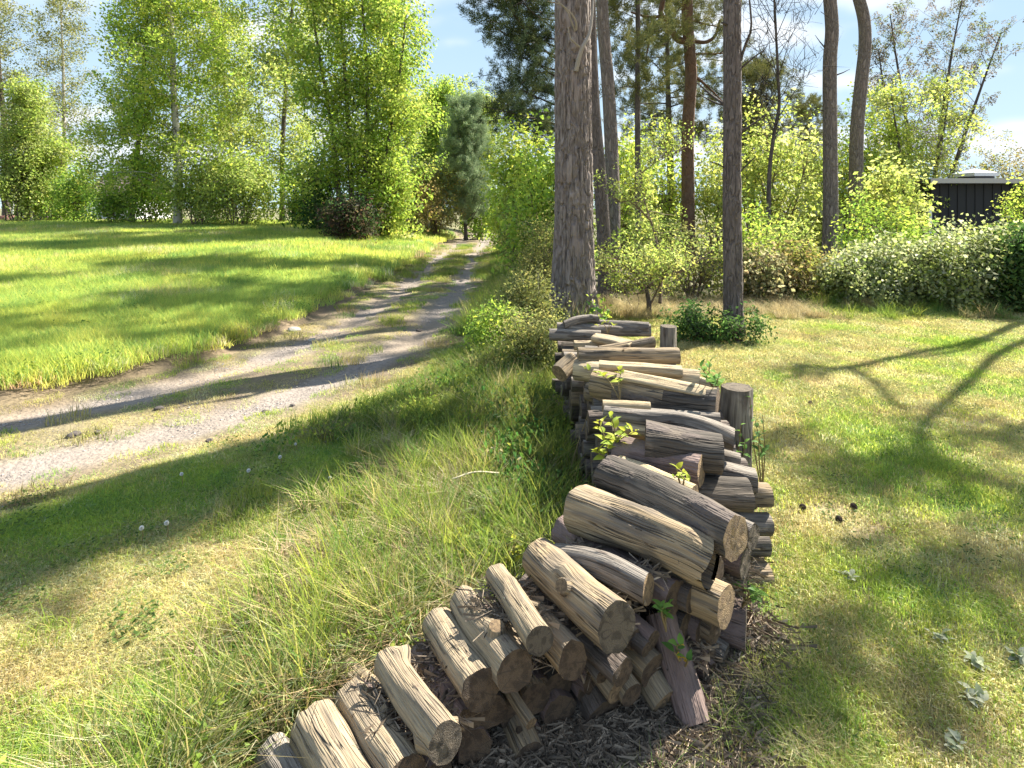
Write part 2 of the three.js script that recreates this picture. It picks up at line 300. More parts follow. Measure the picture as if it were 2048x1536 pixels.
    const leafy = sstep(0.9, 0.45, dl) * sstep(2.9, 3.3, Z), ramp = 0.35 + 0.65 * sstep(0.08, 0.4, dl); if (v < 0.34 * leafy) add('verge', 'weed', x, Z, 1.0, (0.8 + 1.2 * R()) * ramp, R() < 0.3 ? [0.22, 0.24, 0.08] : [0.07 + 0.06 * R(), 0.14 + 0.09 * R(), 0.045]); else if (v < 0.5 * leafy) add('verge', R() < 0.35 ? 'straw' : 'tall', x, Z, 0.9, (0.5 + 0.4 * R()) * ramp, R() < 0.35 ? S[fl(R() * 4)] : tone(0.1).map((q) => q * 0.8)); else if (v < 0.75 * tallz) { if (R() < 0.5) add('verge', 'tall', x, Z, 0.95, 0.34 + 0.5 * R() * Math.min(1, tallz), tone(0.14 + 0.3 * sstep(3.4, 2.2, Z)).map((q) => q * (1 - 0.3 * sstep(2.8, 3.4, Z)))); else add('verge', R() < 0.4 ? 'weed' : 'mid', x, Z, 1.0, 0.8 + 0.6 * R(), tone(0.08)); }
    else if (v < 0.75 * tallz + (0.5 - 0.3 * nearZ) * tuft) add('verge', 'mid', x, Z, 0.8, 0.4 + 0.35 * R(), tone(0.2));
    else if (R() > 0.45 * sstep(0.6, 0.95, dry)) add('verge', 'lawn', x, Z, 1.05, 0.55 + 0.7 * (1 - dry), tone(dry * 0.9));
    if (v > 0.985) add('verge', 'weed', x, Z, 0.8, 0.4, [0.13, 0.19, 0.05]);
  }
  for (let i = 0; i < 1100; i++) {                                 // along the right edge of the track further on
    const Z = 8 + 32 * R() * R(), [s0] = [0], x = -1.2 + 2.2 * R(), [s, hw] = lateral(x, Z); if (s < hw) continue; const k = Z > 16 ? 1 : 0;
    add('verge', k ? 'far' : 'tall', x, Z, k ? 0.5 : 1.3, 0.7 + 0.5 * R(), tone(0.22));
  }
  // meadow left of the track, thinning with distance into larger patches
  for (let i = 0; i < 17000; i++) {
    const Z = 3.2 + 32 * Math.pow(R(), 1.9), x = -0.5 - (Z * 0.95 + 2) * R(), [s, hw] = lateral(x, Z), left = -s - hw; if (left < 0.1 + 0.1 * fbm2(x * 3, Z * 3, 151, 2)) continue;
    const patch = fbm2(x * 0.8, Z * 0.5, 101, 4), dry = clamp(0.55 - left * 1.6) * 0.8 + 0.22 * sstep(0.5, 0.75, patch), v = R(), warm = sstep(0.4, 0.7, fbm2(x * 0.45, Z * 0.3, 111, 3));
    let c = tone(dry); c = [c[0] * 1.72, c[1] * 1.6, c[2] * 2.1]; c = mixc(c, [c[0] * 1.25, c[1] * 1.14, c[2] * 1.1], warm); c = mixc(c, [c[0] * 0.5, c[1] * 0.62, c[2] * 0.6], sstep(0.58, 0.7, fbm2(x * 0.9 + 7, Z * 0.6, 161, 4)) * 0.8).map((q) => Math.min(q, 0.68));
    const hh = sstep(-0.05, 0.5, left);
    if (Z < 13) { if (v < 0.72) add('meadow', Z < 8.5 ? 'meadow' : 'meadow', x, Z, 0.9 + Z * 0.03, (0.35 + 0.6 * hh) * (0.7 + 0.5 * patch + 0.2 * R()), c); else if (v < 0.80) add('meadow', 'weed', x, Z, 1.2, 1.1, G[fl(R() * 4)]); else if (left < 0.25) add('meadow', 'straw', x, Z, 0.8, 0.4, S[fl(R() * 4)]); }
    else if (v < 0.55) add('meadow', 'far', x, Z, 0.62 + Z * 0.014, 0.55 + 0.5 * patch + 0.3 * R(), c);
  }
  // worn grass along the middle and edges of the track
  for (let i = 0; i < 4000; i++) {
    const Z = 3 + 26 * R() * R(), x = -5.5 + 5.6 * R(), [s, hw] = lateral(x, Z); if (Math.abs(s) > hw) continue;
    const rut = Math.exp(-Math.pow((Math.abs(s) - 0.62) / 0.30, 2)), n = fbm2(x * 1.6, Z * 1.6, 71, 4); if (R() < rut * 1.25 - 0.05 || R() > 0.12 + 1.3 * (n - 0.35) + 0.03 * Z) continue;
    add('track', Z > 14 ? 'mid' : R() < 0.12 ? 'mid' : 'lawn', x, Z, 1 + Z * 0.03, 0.7 + 0.4 * R(), tone(Z > 10 ? 0.3 : 0.6));
  }
  const names = { lawn: ['lawn_grass', 'short patchy lawn grass, green and straw coloured, right of the woodpile'], verge: ['verge_grass', 'rough grass and dead straw between the track and the woodpile'], meadow: ['meadow_grass', 'lush meadow grass left of the track'], track: ['track_grass', 'thin worn grass along the middle of the track'] };
  const sub = {};
  for (const key of Object.keys(list)) {
    const [zone, kind, k] = key.split('|');
    instanced(names[zone][0], kinds[kind][+k], kind === 'straw' ? M.straw : zone === 'meadow' || kind === 'lawn' ? M.meadow : M.grass, list[key], null, { kind: 'stuff', label: names[zone][1], category: 'grass' });
  }
}
{ // loose gravel in the ruts, pine litter round the pile
  const R = RNG(5), peb = (seed, n, size, r0, r1) => { const q = RNG(seed), mb = new MB(); for (let i = 0; i < n; i++) { const x = (q() - 0.5) * size, z = (q() - 0.5) * size, r = mix(r0, r1, q() * q()), y = r * 0.35, k = 0.6 + 0.7 * q(), c = [k, k * 0.96, k * 0.93], P = [[1, 0, 0], [-1, 0, 0], [0, 0.75, 0], [0, -0.75, 0], [0, 0, 1], [0, 0, -1]].map(([a, b, d]) => mb.v(x + a * r * (0.7 + 0.5 * q()), y + b * r * (0.7 + 0.4 * q()), z + d * r * (0.7 + 0.5 * q()), 0, 0, c)); for (const [a, b, d] of [[0, 2, 4], [4, 2, 1], [1, 2, 5], [5, 2, 0], [0, 4, 3], [4, 1, 3], [1, 5, 3], [5, 0, 3]]) mb.tri(P[a], P[b], P[d]); } return mb.geo().toNonIndexed(); };
  const g = [peb(1, 30, 0.3, 0.003, 0.010), peb(2, 26, 0.3, 0.003, 0.014)]; g.forEach((q) => q.computeVertexNormals());
  const l = [[], []];
  for (let i = 0; i < 3500; i++) { const Z = 3 + 22 * R() * R(), x = -5 + 5 * R(), [s, hw] = lateral(x, Z); if (Math.abs(s) > hw * 0.95) continue; const rut = Math.exp(-Math.pow((Math.abs(s) - 0.62) / 0.26, 2)), n = fbm2(x * 0.8, Z * 0.8, 77, 3); if (R() > rut * (0.05 + 1.5 * (n - 0.38)) + (s > 0 ? 0.06 : 0)) continue; const k = 0.22 + 0.12 * R(); l[R() < 0.5 ? 0 : 1].push({ m: place(x, height(x, Z) + 0.008, -Z, R() * 6.28, 0.9 + Z * 0.03), c: [k, k * 0.96, k * 0.93] }); }
  l.forEach((q, i) => instanced('gravel', g[i], new THREE.MeshStandardMaterial({ vertexColors: true, roughness: 0.95 }), q, null, { kind: 'stuff', label: 'pale loose gravel in the ruts of the track', category: 'gravel' }));
  const lit = (seed, n, size) => { const q = RNG(seed), mb = new MB(); for (let i = 0; i < n; i++) { const x = (q() - 0.5) * size, z = (q() - 0.5) * size, y = 0.008 + 0.03 * q() * q(), a = q() * 6.28, L = 0.035 + 0.06 * q(), w = 0.0005 + 0.0003 * q(), k = 0.3 + 1.6 * q(), pale = q() < 0.2 ? 1.7 : 1, c = [0.185 * k * pale, 0.148 * k * pale, 0.11 * k * pale], dx = Math.cos(a), dz = Math.sin(a); const p = [-1, 1].flatMap((s) => [mb.v(x + dz * w * s, y, z - dx * w * s, 0, 0, c), mb.v(x + dx * L + dz * w * s, y + (q() - 0.3) * 0.02, z + dz * L - dx * w * s, 0, 0, c)]); mb.quad(p[0], p[1], p[3], p[2]); } return mb.geo(); };
  const ll = []; for (let i = 0; i < 700; i++) { const x = -0.3 + 1.6 * R(), Z = 1.35 + 1.1 * R(); if (Math.hypot(x - 0.36, (Z - 1.72) * 1.2) > 0.26 + 0.24 * R() && !inPoly(x, Z, PILE)) continue; ll.push({ m: place(x, height(x, Z) + 0.008, -Z, R() * 6.28, 1), c: W1.map(((k) => () => k)(0.75 + 0.5 * R())) }); }
  crumbs = lit(9, 55, 0.10);
  instanced('pine_litter', lit(3, 150, 0.26), new THREE.MeshStandardMaterial({ vertexColors: true, roughness: 1, side: THREE.DoubleSide }), ll, null, { kind: 'stuff', label: 'brown pine needles and bark crumbs on the ground before the pile', category: 'litter' });
}
// ---------------------------------------------------------------- trees and bushes
const barkTex = (s, plate, a, b, c, px, py) => canvasTex(512, 1024, (u, v) => {
  const wx = tfbm(u * 8, v * 8, 8, 8, s, 3) - 0.5, ridge = Math.abs(tfbm(u * px + 0, v * py + wx * 1.5, px, py, s + 3, 3) - 0.5) * 2;
  const fine = tfbm(u * 64, v * 32, 64, 32, s + 9, 3), blot = tfbm(u * 5, v * 9, 5, 9, s + 14, 3);
  return mixc(mixc(a, b, clamp(fine * 1.3 - 0.15)), c, clamp((blot - 0.45) * 2.4)).map((q) => q * (0.85 + 0.3 * sstep(0.0, plate, ridge)));
}, true);
const barkBump = (s, plate, px, py) => canvasTex(512, 1024, (u, v) => {
  const wx = tfbm(u * 8, v * 8, 8, 8, s, 3) - 0.5, ridge = Math.abs(tfbm(u * px, v * py + wx * 1.5, px, py, s + 3, 3) - 0.5) * 2, fine = tfbm(u * 64, v * 32, 64, 32, s + 9, 3);
  const k = 0.8 * sstep(0.0, plate, ridge) + 0.2 * fine; return [k, k, k];
});
const BT = {
  pine: new THREE.MeshStandardMaterial({ map: barkTex(200, 0.3, [0.12, 0.094, 0.084], [0.24, 0.204, 0.188], [0.192, 0.152, 0.136], 26, 9), bumpMap: barkBump(200, 0.35, 26, 9), bumpScale: 0.035, roughness: 1 }),
  dark: new THREE.MeshStandardMaterial({ map: barkTex(230, 0.3, [0.072, 0.056, 0.053], [0.162, 0.136, 0.128], [0.111, 0.089, 0.081], 18, 10), bumpMap: barkBump(230, 0.3, 18, 10), bumpScale: 0.02, roughness: 1 }),
  red: new THREE.MeshStandardMaterial({ map: barkTex(260, 0.25, [0.096, 0.054, 0.036], [0.168, 0.096, 0.06], [0.128, 0.088, 0.068], 10, 8), bumpMap: barkBump(260, 0.3, 10, 8), bumpScale: 0.012, roughness: 1 }),
  birch: new THREE.MeshStandardMaterial({ map: canvasTex(256, 512, (u, v) => { const n = tfbm(u * 6, v * 40, 6, 40, 300, 4), m = tfbm(u * 5, v * 5, 5, 5, 310, 3); return mixc([0.46, 0.43, 0.38], [0.09, 0.075, 0.065], sstep(0.52, 0.62, 0.5 * n + 0.5 * m)); }, true), roughness: 0.95 }),
  twig: std([0.16, 0.115, 0.085], 1), grey: std([0.27, 0.24, 0.215], 1),
};
// a sprig: a thin twig with n leaves
function sprig(seed, n, len, L, w, tones, o = {}) {
  const R = RNG(seed), mb = new MB(), tc = o.twig || [0.10, 0.075, 0.05];
  const tw = [0, 1, 2].map((k) => mb.v(Math.cos(k * 2.1) * 0.012 * len, 0, Math.sin(k * 2.1) * 0.012 * len, 0, 0, tc)), te = mb.v(0, len, 0, 0, 0, tc); for (let k = 0; k < 3; k++) mb.tri(tw[k], tw[(k + 1) % 3], te);
  for (let i = 0; i < n; i++) {
    const t = 0.08 + 0.95 * (i + R()) / n, a = i * 2.4 + R(), rr = (o.rad || 0.30) * len * (0.25 + 0.75 * R()) * (1.1 - 0.5 * t), p = V(Math.cos(a) * rr, t * len + (R() - 0.5) * 0.1 * len - (o.droop || 0) * rr, Math.sin(a) * rr);
    const d = V(Math.cos(a) + (R() - 0.5), (R() - 0.5) * 1.2 - (o.hang || 0), Math.sin(a) + (R() - 0.5)).normalize(), c = tones[fl(R() * tones.length)], k = 0.8 + 0.4 * R();
    leaf(mb, p, d, L * (0.42 + 0.95 * R()), w * (0.5 + 0.8 * R()), [c[0] * k, c[1] * k, c[2] * k], R);
  }
  return mb.geo();
}
function needles(seed, n, len, L, w, tones) {
  const R = RNG(seed), mb = new MB();
  for (let i = 0; i < n; i++) {
    const t = 0.15 + 0.85 * R(), a = R() * 6.283, sp = 0.5 + 0.7 * R(), d = V(Math.cos(a) * sp, 0.75, Math.sin(a) * sp).normalize(), c = tones[fl(R() * tones.length)], p = V(0, t * len, 0).add(V((R() - 0.5), (R() - 0.5), (R() - 0.5)).multiplyScalar(len * 0.35)), l = L * (0.7 + 0.6 * R());
    const s = V(R() - 0.5, R() - 0.5, R() - 0.5).cross(d).normalize().multiplyScalar(w / 2);
    const A = mb.v(p.x + s.x, p.y + s.y, p.z + s.z, 0, 0, c), B = mb.v(p.x - s.x, p.y - s.y, p.z - s.z, 0, 0, c), C = mb.v(p.x + d.x * l, p.y + d.y * l, p.z + d.z * l, 0, 0, c); mb.tri(A, B, C);
  }
  return mb.geo();
}
const w3 = [[1, 1, 1], [0.62, 0.72, 0.7], [1.3, 1.2, 1.05], [0.85, 0.9, 0.85]];
const SP = {
  birch: sprig(1, 30, 0.95, 0.15, 0.105, w3, { droop: 0.6, hang: 0.5, rad: 0.34 }),
  broad: sprig(2, 26, 0.8, 0.15, 0.11, w3, { rad: 0.4 }),
  small: sprig(3, 16, 0.42, 0.075, 0.052, w3, { rad: 0.36 }),
  mid: sprig(4, 17, 0.6, 0.12, 0.085, w3, { rad: 0.38 }),
  bramble: sprig(5, 20, 0.38, 0.066, 0.05, w3, { rad: 0.45 }),
  dead: sprig(6, 20, 0.42, 0.12, 0.07, [[1, 1, 1], [0.7, 0.7, 0.75], [1.3, 1.25, 1.15]], { rad: 0.3, hang: 1 }),
  needle: needles(7, 80, 0.34, 0.13, 0.016, w3),
  needleFar: needles(8, 110, 0.5, 0.11, 0.017, w3),
  tiny: sprig(14, 30, 0.34, 0.036, 0.026, w3, { rad: 0.42 }),
  twigs: sprig(9, 6, 0.9, 0.3, 0.003, w3, { rad: 0.12 }),
};
const COL = { birch: [[0.445, 0.568, 0.079], [0.326, 0.474, 0.072], [0.534, 0.568, 0.124]], green: [[0.369, 0.525, 0.078], [0.252, 0.408, 0.069], [0.506, 0.58, 0.098]], lime: [[0.474, 0.549, 0.119], [0.368, 0.467, 0.095], [0.534, 0.557, 0.205]], olive: [[0.26, 0.273, 0.078], [0.182, 0.208, 0.065], [0.364, 0.351, 0.13]], deep: [[0.078, 0.156, 0.039], [0.058, 0.117, 0.033], [0.117, 0.208, 0.046]],
  pine: [[0.081, 0.113, 0.054], [0.059, 0.086, 0.049], [0.13, 0.151, 0.059]], pineO: [[0.192, 0.198, 0.066], [0.132, 0.15, 0.06], [0.264, 0.252, 0.096]], brown: [[0.126, 0.077, 0.054], [0.081, 0.05, 0.041], [0.18, 0.126, 0.072]], silver: [[0.36, 0.40, 0.13], [0.46, 0.48, 0.24], [0.54, 0.54, 0.38], [0.24, 0.30, 0.08], [0.32, 0.38, 0.10]], dry: [[0.396, 0.325, 0.18], [0.324, 0.25, 0.144], [0.432, 0.388, 0.228], [0.288, 0.325, 0.108]], deadleaf: [[0.136, 0.1, 0.088], [0.176, 0.136, 0.12], [0.096, 0.072, 0.068]], grey: [[0.293, 0.37, 0.205], [0.39, 0.468, 0.293], [0.215, 0.293, 0.176]], tawny: [[0.347, 0.286, 0.102], [0.286, 0.214, 0.102], [0.306, 0.326, 0.071]] };
const pickc = (set, R) => { const a = set[fl(R() * set.length)], b = set[fl(R() * set.length)], t = R(), k = 0.85 + 0.3 * R(); return mixc(a, b, t).map((v) => v * k); };
function orient(p, d, sc, R) { const q = new THREE.Quaternion().setFromUnitVectors(V(0, 1, 0), d).multiply(new THREE.Quaternion().setFromAxisAngle(V(0, 1, 0), R() * 6.283)); return new THREE.Matrix4().compose(p, q, V(sc, sc, sc)); }
function limb(p, d, len, n, R, wob = 0.25, up = 0) { const pts = [p.clone()], q = p.clone(), e = d.clone().normalize(); for (let i = 0; i < n; i++) { e.x += (R() - 0.5) * wob; e.y += (R() - 0.5) * wob + up / n; e.z += (R() - 0.5) * wob; e.normalize(); q.addScaledVector(e, len / n); pts.push(q.clone()); } return pts; }
const taper = (a, b, n) => Array.from({ length: n }, (_, i) => mix(a, b, i / (n - 1)));
function along(pts, t) { const k = clamp(t, 0, 0.9999) * (pts.length - 1), i = fl(k); return pts[i].clone().lerp(pts[i + 1], k - i); }
function pathFrom(list, Z) { return list.map(([px, py, dz]) => at(px, py, Z + (dz || 0))); }

// o: px, Z, name, label, cat, trunk: [[px, py]..] or h and lean, r0, r1, mat, limbs, sprays
function tree(o) {
  const R = RNG(o.seed), Z = o.Z, x0 = (o.px - CX) * Z / F, base = V(x0, height(x0, Z) - 0.05, -Z), t = thing(o.name, o.label, 'tree', base, o.group);
  if (o.plantcat) t.userData.category = o.plantcat;
  const mb = new MB(), mats = [];
  const stems = o.stems || [{}];
  stems.forEach((st, si) => {
    let pts;
    if (o.trunk && !si) { pts = new THREE.CatmullRomCurve3([base.clone(), ...pathFrom(o.trunk, Z)]).getPoints(o.seg || 24).map((p) => p.sub(base)); if (o.h) { const last = pts[pts.length - 1], prev = pts[pts.length - 3], d = last.clone().sub(prev).normalize(); d.y = Math.abs(d.y); const add = Math.max(0, o.h - last.y); if (add > 0.5) pts.push(...limb(last, d, add, 8, R, 0.06, 0.2).slice(1)); } }
    else { const a = st.a ?? R() * 6.28, l = st.l ?? 0.06; pts = limb(V((st.dx || 0), 0, (st.dz || 0)), V(Math.cos(a) * l, 1, Math.sin(a) * l), (o.h || 6) * (st.k || 1), 14, R, 0.07, 0.15); }
    if (o.trunk && !si) { const cv = new THREE.CatmullRomCurve3(pts), cl = cv.getLength(); cv.arcLengthDivisions = 400; pts = cv.getSpacedPoints(Math.min(480, Math.max(30, Math.round((o.seg || 24) * cl / 5)))); }
    const r0 = o.r0 * (st.r || 1), n = pts.length, rad = Array.from({ length: n }, (_, i) => { const f = i / (n - 1), y = pts[i].y; return mix(r0, o.r1 ?? r0 * 0.12, Math.pow(f, o.tp || 1)) * (1 + (o.flare ?? 0.35) * Math.exp(-Math.max(0, y) / (r0 * 2.2))); });
    mb.tube(pts, rad, o.sides || 10, null, { ur: o.ur || 1, vs: 1 / (o.vscale || 1.6), shape: o.shape });
    const nl = Math.round((o.limbs || 0) * (st.k || 1)), H = pts[n - 1].y;
    for (let i = 0; i < nl; i++) {
      const f = mix(o.from ?? 0.25, 0.98, (i + R()) / nl), p = along(pts, f), az = (o.az ? o.az[0] + (o.az[1] - o.az[0]) * R() : i * 2.4 + R()), prof = o.profile ? o.profile(f) : Math.sin(Math.PI * clamp(0.12 + 0.8 * (f - (o.from ?? 0.25)) / (1 - (o.from ?? 0.25)))), ll = (o.len || 2) * (0.5 + 0.8 * R()) * (0.25 + 0.75 * prof) * (st.k || 1), upk = o.up ?? 0.5;
      const lp = limb(p, V(Math.cos(az), upk * (0.6 + 0.8 * R()), Math.sin(az)), ll, 6, R, o.wob ?? 0.35, o.bend ?? -0.2), lr = Math.max(0.012, r0 * (o.lr || 0.22) * (1 - 0.7 * f));
      mb.tube(lp, taper(lr, lr * 0.2, lp.length), 5, null, { vs: 0.6 });
      const ns = o.subs ?? 5;
      for (let k = 0; k < ns; k++) {
        const g = 0.25 + 0.75 * (k + R()) / ns, sp = along(lp, g), sa = R() * 6.28, sd = V(Math.cos(sa), (R() - 0.35) * 0.9 + (o.subup || 0), Math.sin(sa)), sl = ll * (0.22 + 0.25 * R()), spts = limb(sp, sd, sl, 3, R, 0.4, o.subbend ?? -0.3);
        mb.tube(spts, taper(lr * 0.4, lr * 0.1 + 0.002, 4), 3, null);
        const m = o.per ?? 4; for (let q = 0; q < m; q++) { const e = along(spts, 0.2 + 0.8 * R()).add(V(R() - 0.5, R() - 0.5, R() - 0.5).multiplyScalar(o.scatter ?? 0.5)); if (o.keep && !o.keep(e)) continue; const dir = o.hang ? V((R() - 0.5) * 1.0, -1 + R() * 0.9, (R() - 0.5) * 1.0) : V(R() - 0.5, R() * 1.0 - 0.15, R() - 0.5); mats.push({ m: orient(e, dir.normalize(), (o.sz || 1) * (0.75 + 0.5 * R()), R), c: pickc(o.col, R) }); }
      }
    }
  });
  part('trunk', mb.geo(), o.mat || BT.twig, t);
  if (mats.length) instanced('crown', SP[o.sp], o.nm ? M.needle : M.leaf, mats, t, { kind: 'stuff' });
  if (o.extra) o.extra(t, base, R);
  return t;
}
// a bush fills an uneven lobed volume. px, Z, w half width, h, d half depth, n sprigs
function bush(o) {
  const R = RNG(o.seed), Z = o.Z, x0 = o.x ?? (o.px - CX) * Z / F, base = V(x0, height(x0, Z) - 0.03, -Z), t = thing(o.name || 'bush', o.label, o.cat || 'bush', base, o.group), mats = [], mb = new MB();
  const w = o.w, h = o.h, d = o.d ?? w * 0.8, lobes = Array.from({ length: o.lobes || 7 }, () => { const a = R() * 6.28, q = Math.sqrt(R()) * 0.65; return [Math.cos(a) * q * w, mix(o.low ?? 0.25, 0.75, R()) * h, Math.sin(a) * q * d, (0.26 + 0.22 * R())]; });
  for (let s = 0; s < (o.stemN ?? 7); s++) { const l = lobes[s % lobes.length], p = limb(V((R() - 0.5) * w * 0.4, 0, (R() - 0.5) * d * 0.4), V(l[0] * 0.7, l[1] + 0.2, l[2] * 0.7), Math.hypot(l[0], l[1], l[2]) * (1.1 + 0.3 * R()), 7, R, 0.25, 0.1); const r = o.stemR || 0.02 * h / 2 + 0.006; mb.tube(p, taper(r, r * 0.25, 8), 5, null); for (let k = 0; k < 4; k++) mb.tube(limb(along(p, 0.35 + 0.6 * R()), V(R() - 0.5, R() * 0.6, R() - 0.5), w * 0.45, 4, R, 0.5), taper(r * 0.45, 0.003, 5), 3, null); }
  for (let i = 0; i < o.n; i++) {
    const l = lobes[fl(R() * lobes.length)], a = R() * 6.283, cz = R() * 2 - 1, sz = Math.sqrt(1 - cz * cz), q = Math.pow(R(), 0.42), dir = V(Math.cos(a) * sz, cz, Math.sin(a) * sz), p = V(l[0] + dir.x * q * l[3] * w * 1.35, l[1] + dir.y * q * l[3] * h * 1.15, l[2] + dir.z * q * l[3] * d * 1.35);
    if (p.y < (o.skirt ?? 0.03)) p.y = (o.skirt ?? 0.03) + R() * 0.25 * h; if (noise3(p.x * 2.2 / (o.grain || 1), p.y * 2.2 / (o.grain || 1), p.z * 2.2 / (o.grain || 1) + o.seed) < (o.gap ?? 0.3)) continue;
    const e = dir.clone().multiplyScalar(0.7).add(V(R() - 0.5, 0.35 + R() * 0.5, R() - 0.5)).normalize(); mats.push({ m: orient(p, e, (o.sz || 1) * (0.7 + 0.6 * R()), R), c: pickc(o.col, R) });
  }
  part('stem', mb.geo(), o.stemMat || BT.twig, t); instanced('foliage', SP[o.sp || 'mid'], o.nm ? M.needle : M.leaf, mats, t, { kind: 'stuff' });
  return t;
}
function shadowPoint(px, py, Hh) { const g = onH(px, py, 0), t = Hh / Math.tan(SUN_EL); return V(g.x + SUN_H[0] * t, Hh, g.z - SUN_H[1] * t); }
function stubs(t, b, Z, list) { for (const [x0, y0, x1, y1] of list) { const m = new MB(); m.tube([at(x0, y0, Z), at((x0 + x1) / 2, (y0 + y1) / 2 + 1, Z - 0.1), at(x1, y1, Z - 0.2)].map((q) => q.sub(b)), [0.022, 0.014, 0.005], 5, null); part('branch_stub', m.geo(), BT.dark, t); } }
// --- pines round the far end of the stack
const plateShape = (s, k, dens) => (a, len) => { const x = Math.cos(a), z = Math.sin(a), w = (noise3(x * dens * 1.5 + s, len * 3, z * dens * 1.5) - 0.5) * 0.5, g = Math.abs(noise3(x * dens + s + w, len * 2.1 + w, z * dens) - 0.5), g2 = Math.abs(noise3(x * dens * 1.7 + 9, len * 3.4 + w, z * dens * 1.7 + s) - 0.5); return 1 + k * (sstep(0, 0.11, g) - 1) + k * 0.7 * (sstep(0, 0.10, g2) - 1) + k * 0.9 * (noise3(x * dens * 3, len * 14, z * dens * 3 + s) - 0.5) + 0.02 * (noise3(x * 1.5 + s, len * 1.2, z * 1.5) - 0.5); };
const barkShape = (s, k, dens) => (a, len) => 1 + k * (noise3(Math.cos(a) * dens + s, len * 5, Math.sin(a) * dens) - 0.5) * 2 + k * 0.9 * (noise3(Math.cos(a) * dens * 0.35 + s, len * 1.6, Math.sin(a) * dens * 0.35) - 0.5) * 2;
tree({ name: 'pine_tree', seed: 11, px: 1147, Z: 8.4, label: 'thickest pine trunk with deeply plated grey bark behind the stack', trunk: [[1147, 560], [1148, 400], [1146, 200], [1145, 0]], h: 14, r0: 0.275, r1: 0.16, tp: 2, flare: 0.6, sides: 150, seg: 190, vscale: 2.2, ur: 1, mat: BT.pine, shape: plateShape(3, 0.085, 5.2), limbs: 9, from: 0.66, len: 2.4, up: 0.35, bend: 0.3, lr: 0.3, subs: 5, per: 4, scatter: 0.7, sp: 'needleFar', nm: 1, sz: 1.0, col: COL.pine,
  extra: (t, b) => { const m = new MB(), q = (l, r0, r1) => m.tube(new THREE.CatmullRomCurve3(l.map(([x, y, dz]) => at(x, y, 8.4 + dz).sub(b))).getPoints(10), taper(r0, r1, 11), 6, null);
    q([[1152, 142, -0.26], [1158, 115, -0.32], [1166, 92, -0.36], [1178, 70, -0.3], [1184, 30, -0.25], [1186, 0, -0.2]], 0.035, 0.016); q([[1162, 96, -0.34], [1150, 86, -0.42], [1141, 76, -0.5], [1136, 54, -0.55]], 0.018, 0.007); q([[1152, 60, -0.28], [1152, 44, -0.38], [1140, 24, -0.5], [1112, 0, -0.6]], 0.017, 0.008); q([[1150, 62, -0.27], [1128, 14, -0.5], [1095, 2, -0.6]], 0.012, 0.006); part('branch', m.geo(), BT.grey, t).userData.label = 'forked dead branch on the thick trunk'; } });
tree({ name: 'pine_tree', seed: 12, px: 1212, Z: 10.9, label: 'dark slender leaning trunk just right of the thickest pine', trunk: [[1209, 500], [1200, 360], [1188, 220], [1182, 80], [1180, 0]], h: 12, r0: 0.14, r1: 0.07, sides: 20, seg: 50, mat: BT.dark, limbs: 7, from: 0.68, len: 1.7, up: 0.35, lr: 0.3, subs: 5, per: 4, sp: 'needleFar', nm: 1, col: COL.pine, scatter: 0.6 });
tree({ name: 'pine_tree', seed: 13, px: 1224, Z: 14, label: 'grey trunk bowed to the left behind the slender leaning trunk', trunk: [[1226, 420], [1223, 300], [1216, 170], [1207, 60], [1204, 0]], h: 13, r0: 0.19, r1: 0.1, sides: 16, seg: 40, mat: BT.pine, limbs: 9, from: 0.6, len: 2.4, up: 0.3, lr: 0.3, subs: 5, per: 4, sp: 'needleFar', nm: 1, col: COL.pine, scatter: 0.7 });
tree({ name: 'pine_tree', seed: 14, px: 1276, Z: 16, label: 'thin straight dark trunk between the bowed trunk and the reddish pine', trunk: [[1276, 400], [1275, 200], [1276, 0]], h: 11, r0: 0.095, r1: 0.05, sides: 10, mat: BT.dark, limbs: 16, from: 0.42, len: 1.7, up: 0.2, lr: 0.3, subs: 5, per: 4, sp: 'needleFar', nm: 1, col: COL.pineO, scatter: 0.6 });
tree({ name: 'pine_tree', seed: 15, px: 1377, Z: 18, label: 'reddish pine with crooked orange limbs near the top of view', trunk: [[1376, 400], [1376, 250], [1382, 150], [1376, 60], [1374, 0]], h: 14, r0: 0.21, r1: 0.14, sides: 16, seg: 40, mat: BT.red, limbs: 14, from: 0.46, len: 2.4, up: 0.2, lr: 0.34, subs: 5, per: 4, sp: 'needleFar', nm: 1, col: COL.pineO, scatter: 0.8,
  extra: (t, b) => { const m = new MB(), q = (l, r0, r1) => m.tube(new THREE.CatmullRomCurve3(l.map(([x, y, dz]) => at(x, y, 18 + (dz || 0)).sub(b))).getPoints(14), taper(r0, r1, 15), 7, null); q([[1372, 84, 0], [1352, 76], [1340, 45], [1322, 30], [1326, 0], [1328, -40]], 0.11, 0.07); q([[1325, 32], [1300, 34], [1280, 30], [1262, 24]], 0.055, 0.03); q([[1322, 34], [1304, 60], [1292, 120]], 0.05, 0.02); q([[1384, 82], [1412, 84], [1430, 72], [1440, 40]], 0.07, 0.04); q([[1388, 150], [1420, 178], [1452, 210]], 0.05, 0.02); part('branch', m.geo(), BT.red, t).userData.label = 'crooked orange limbs'; } });
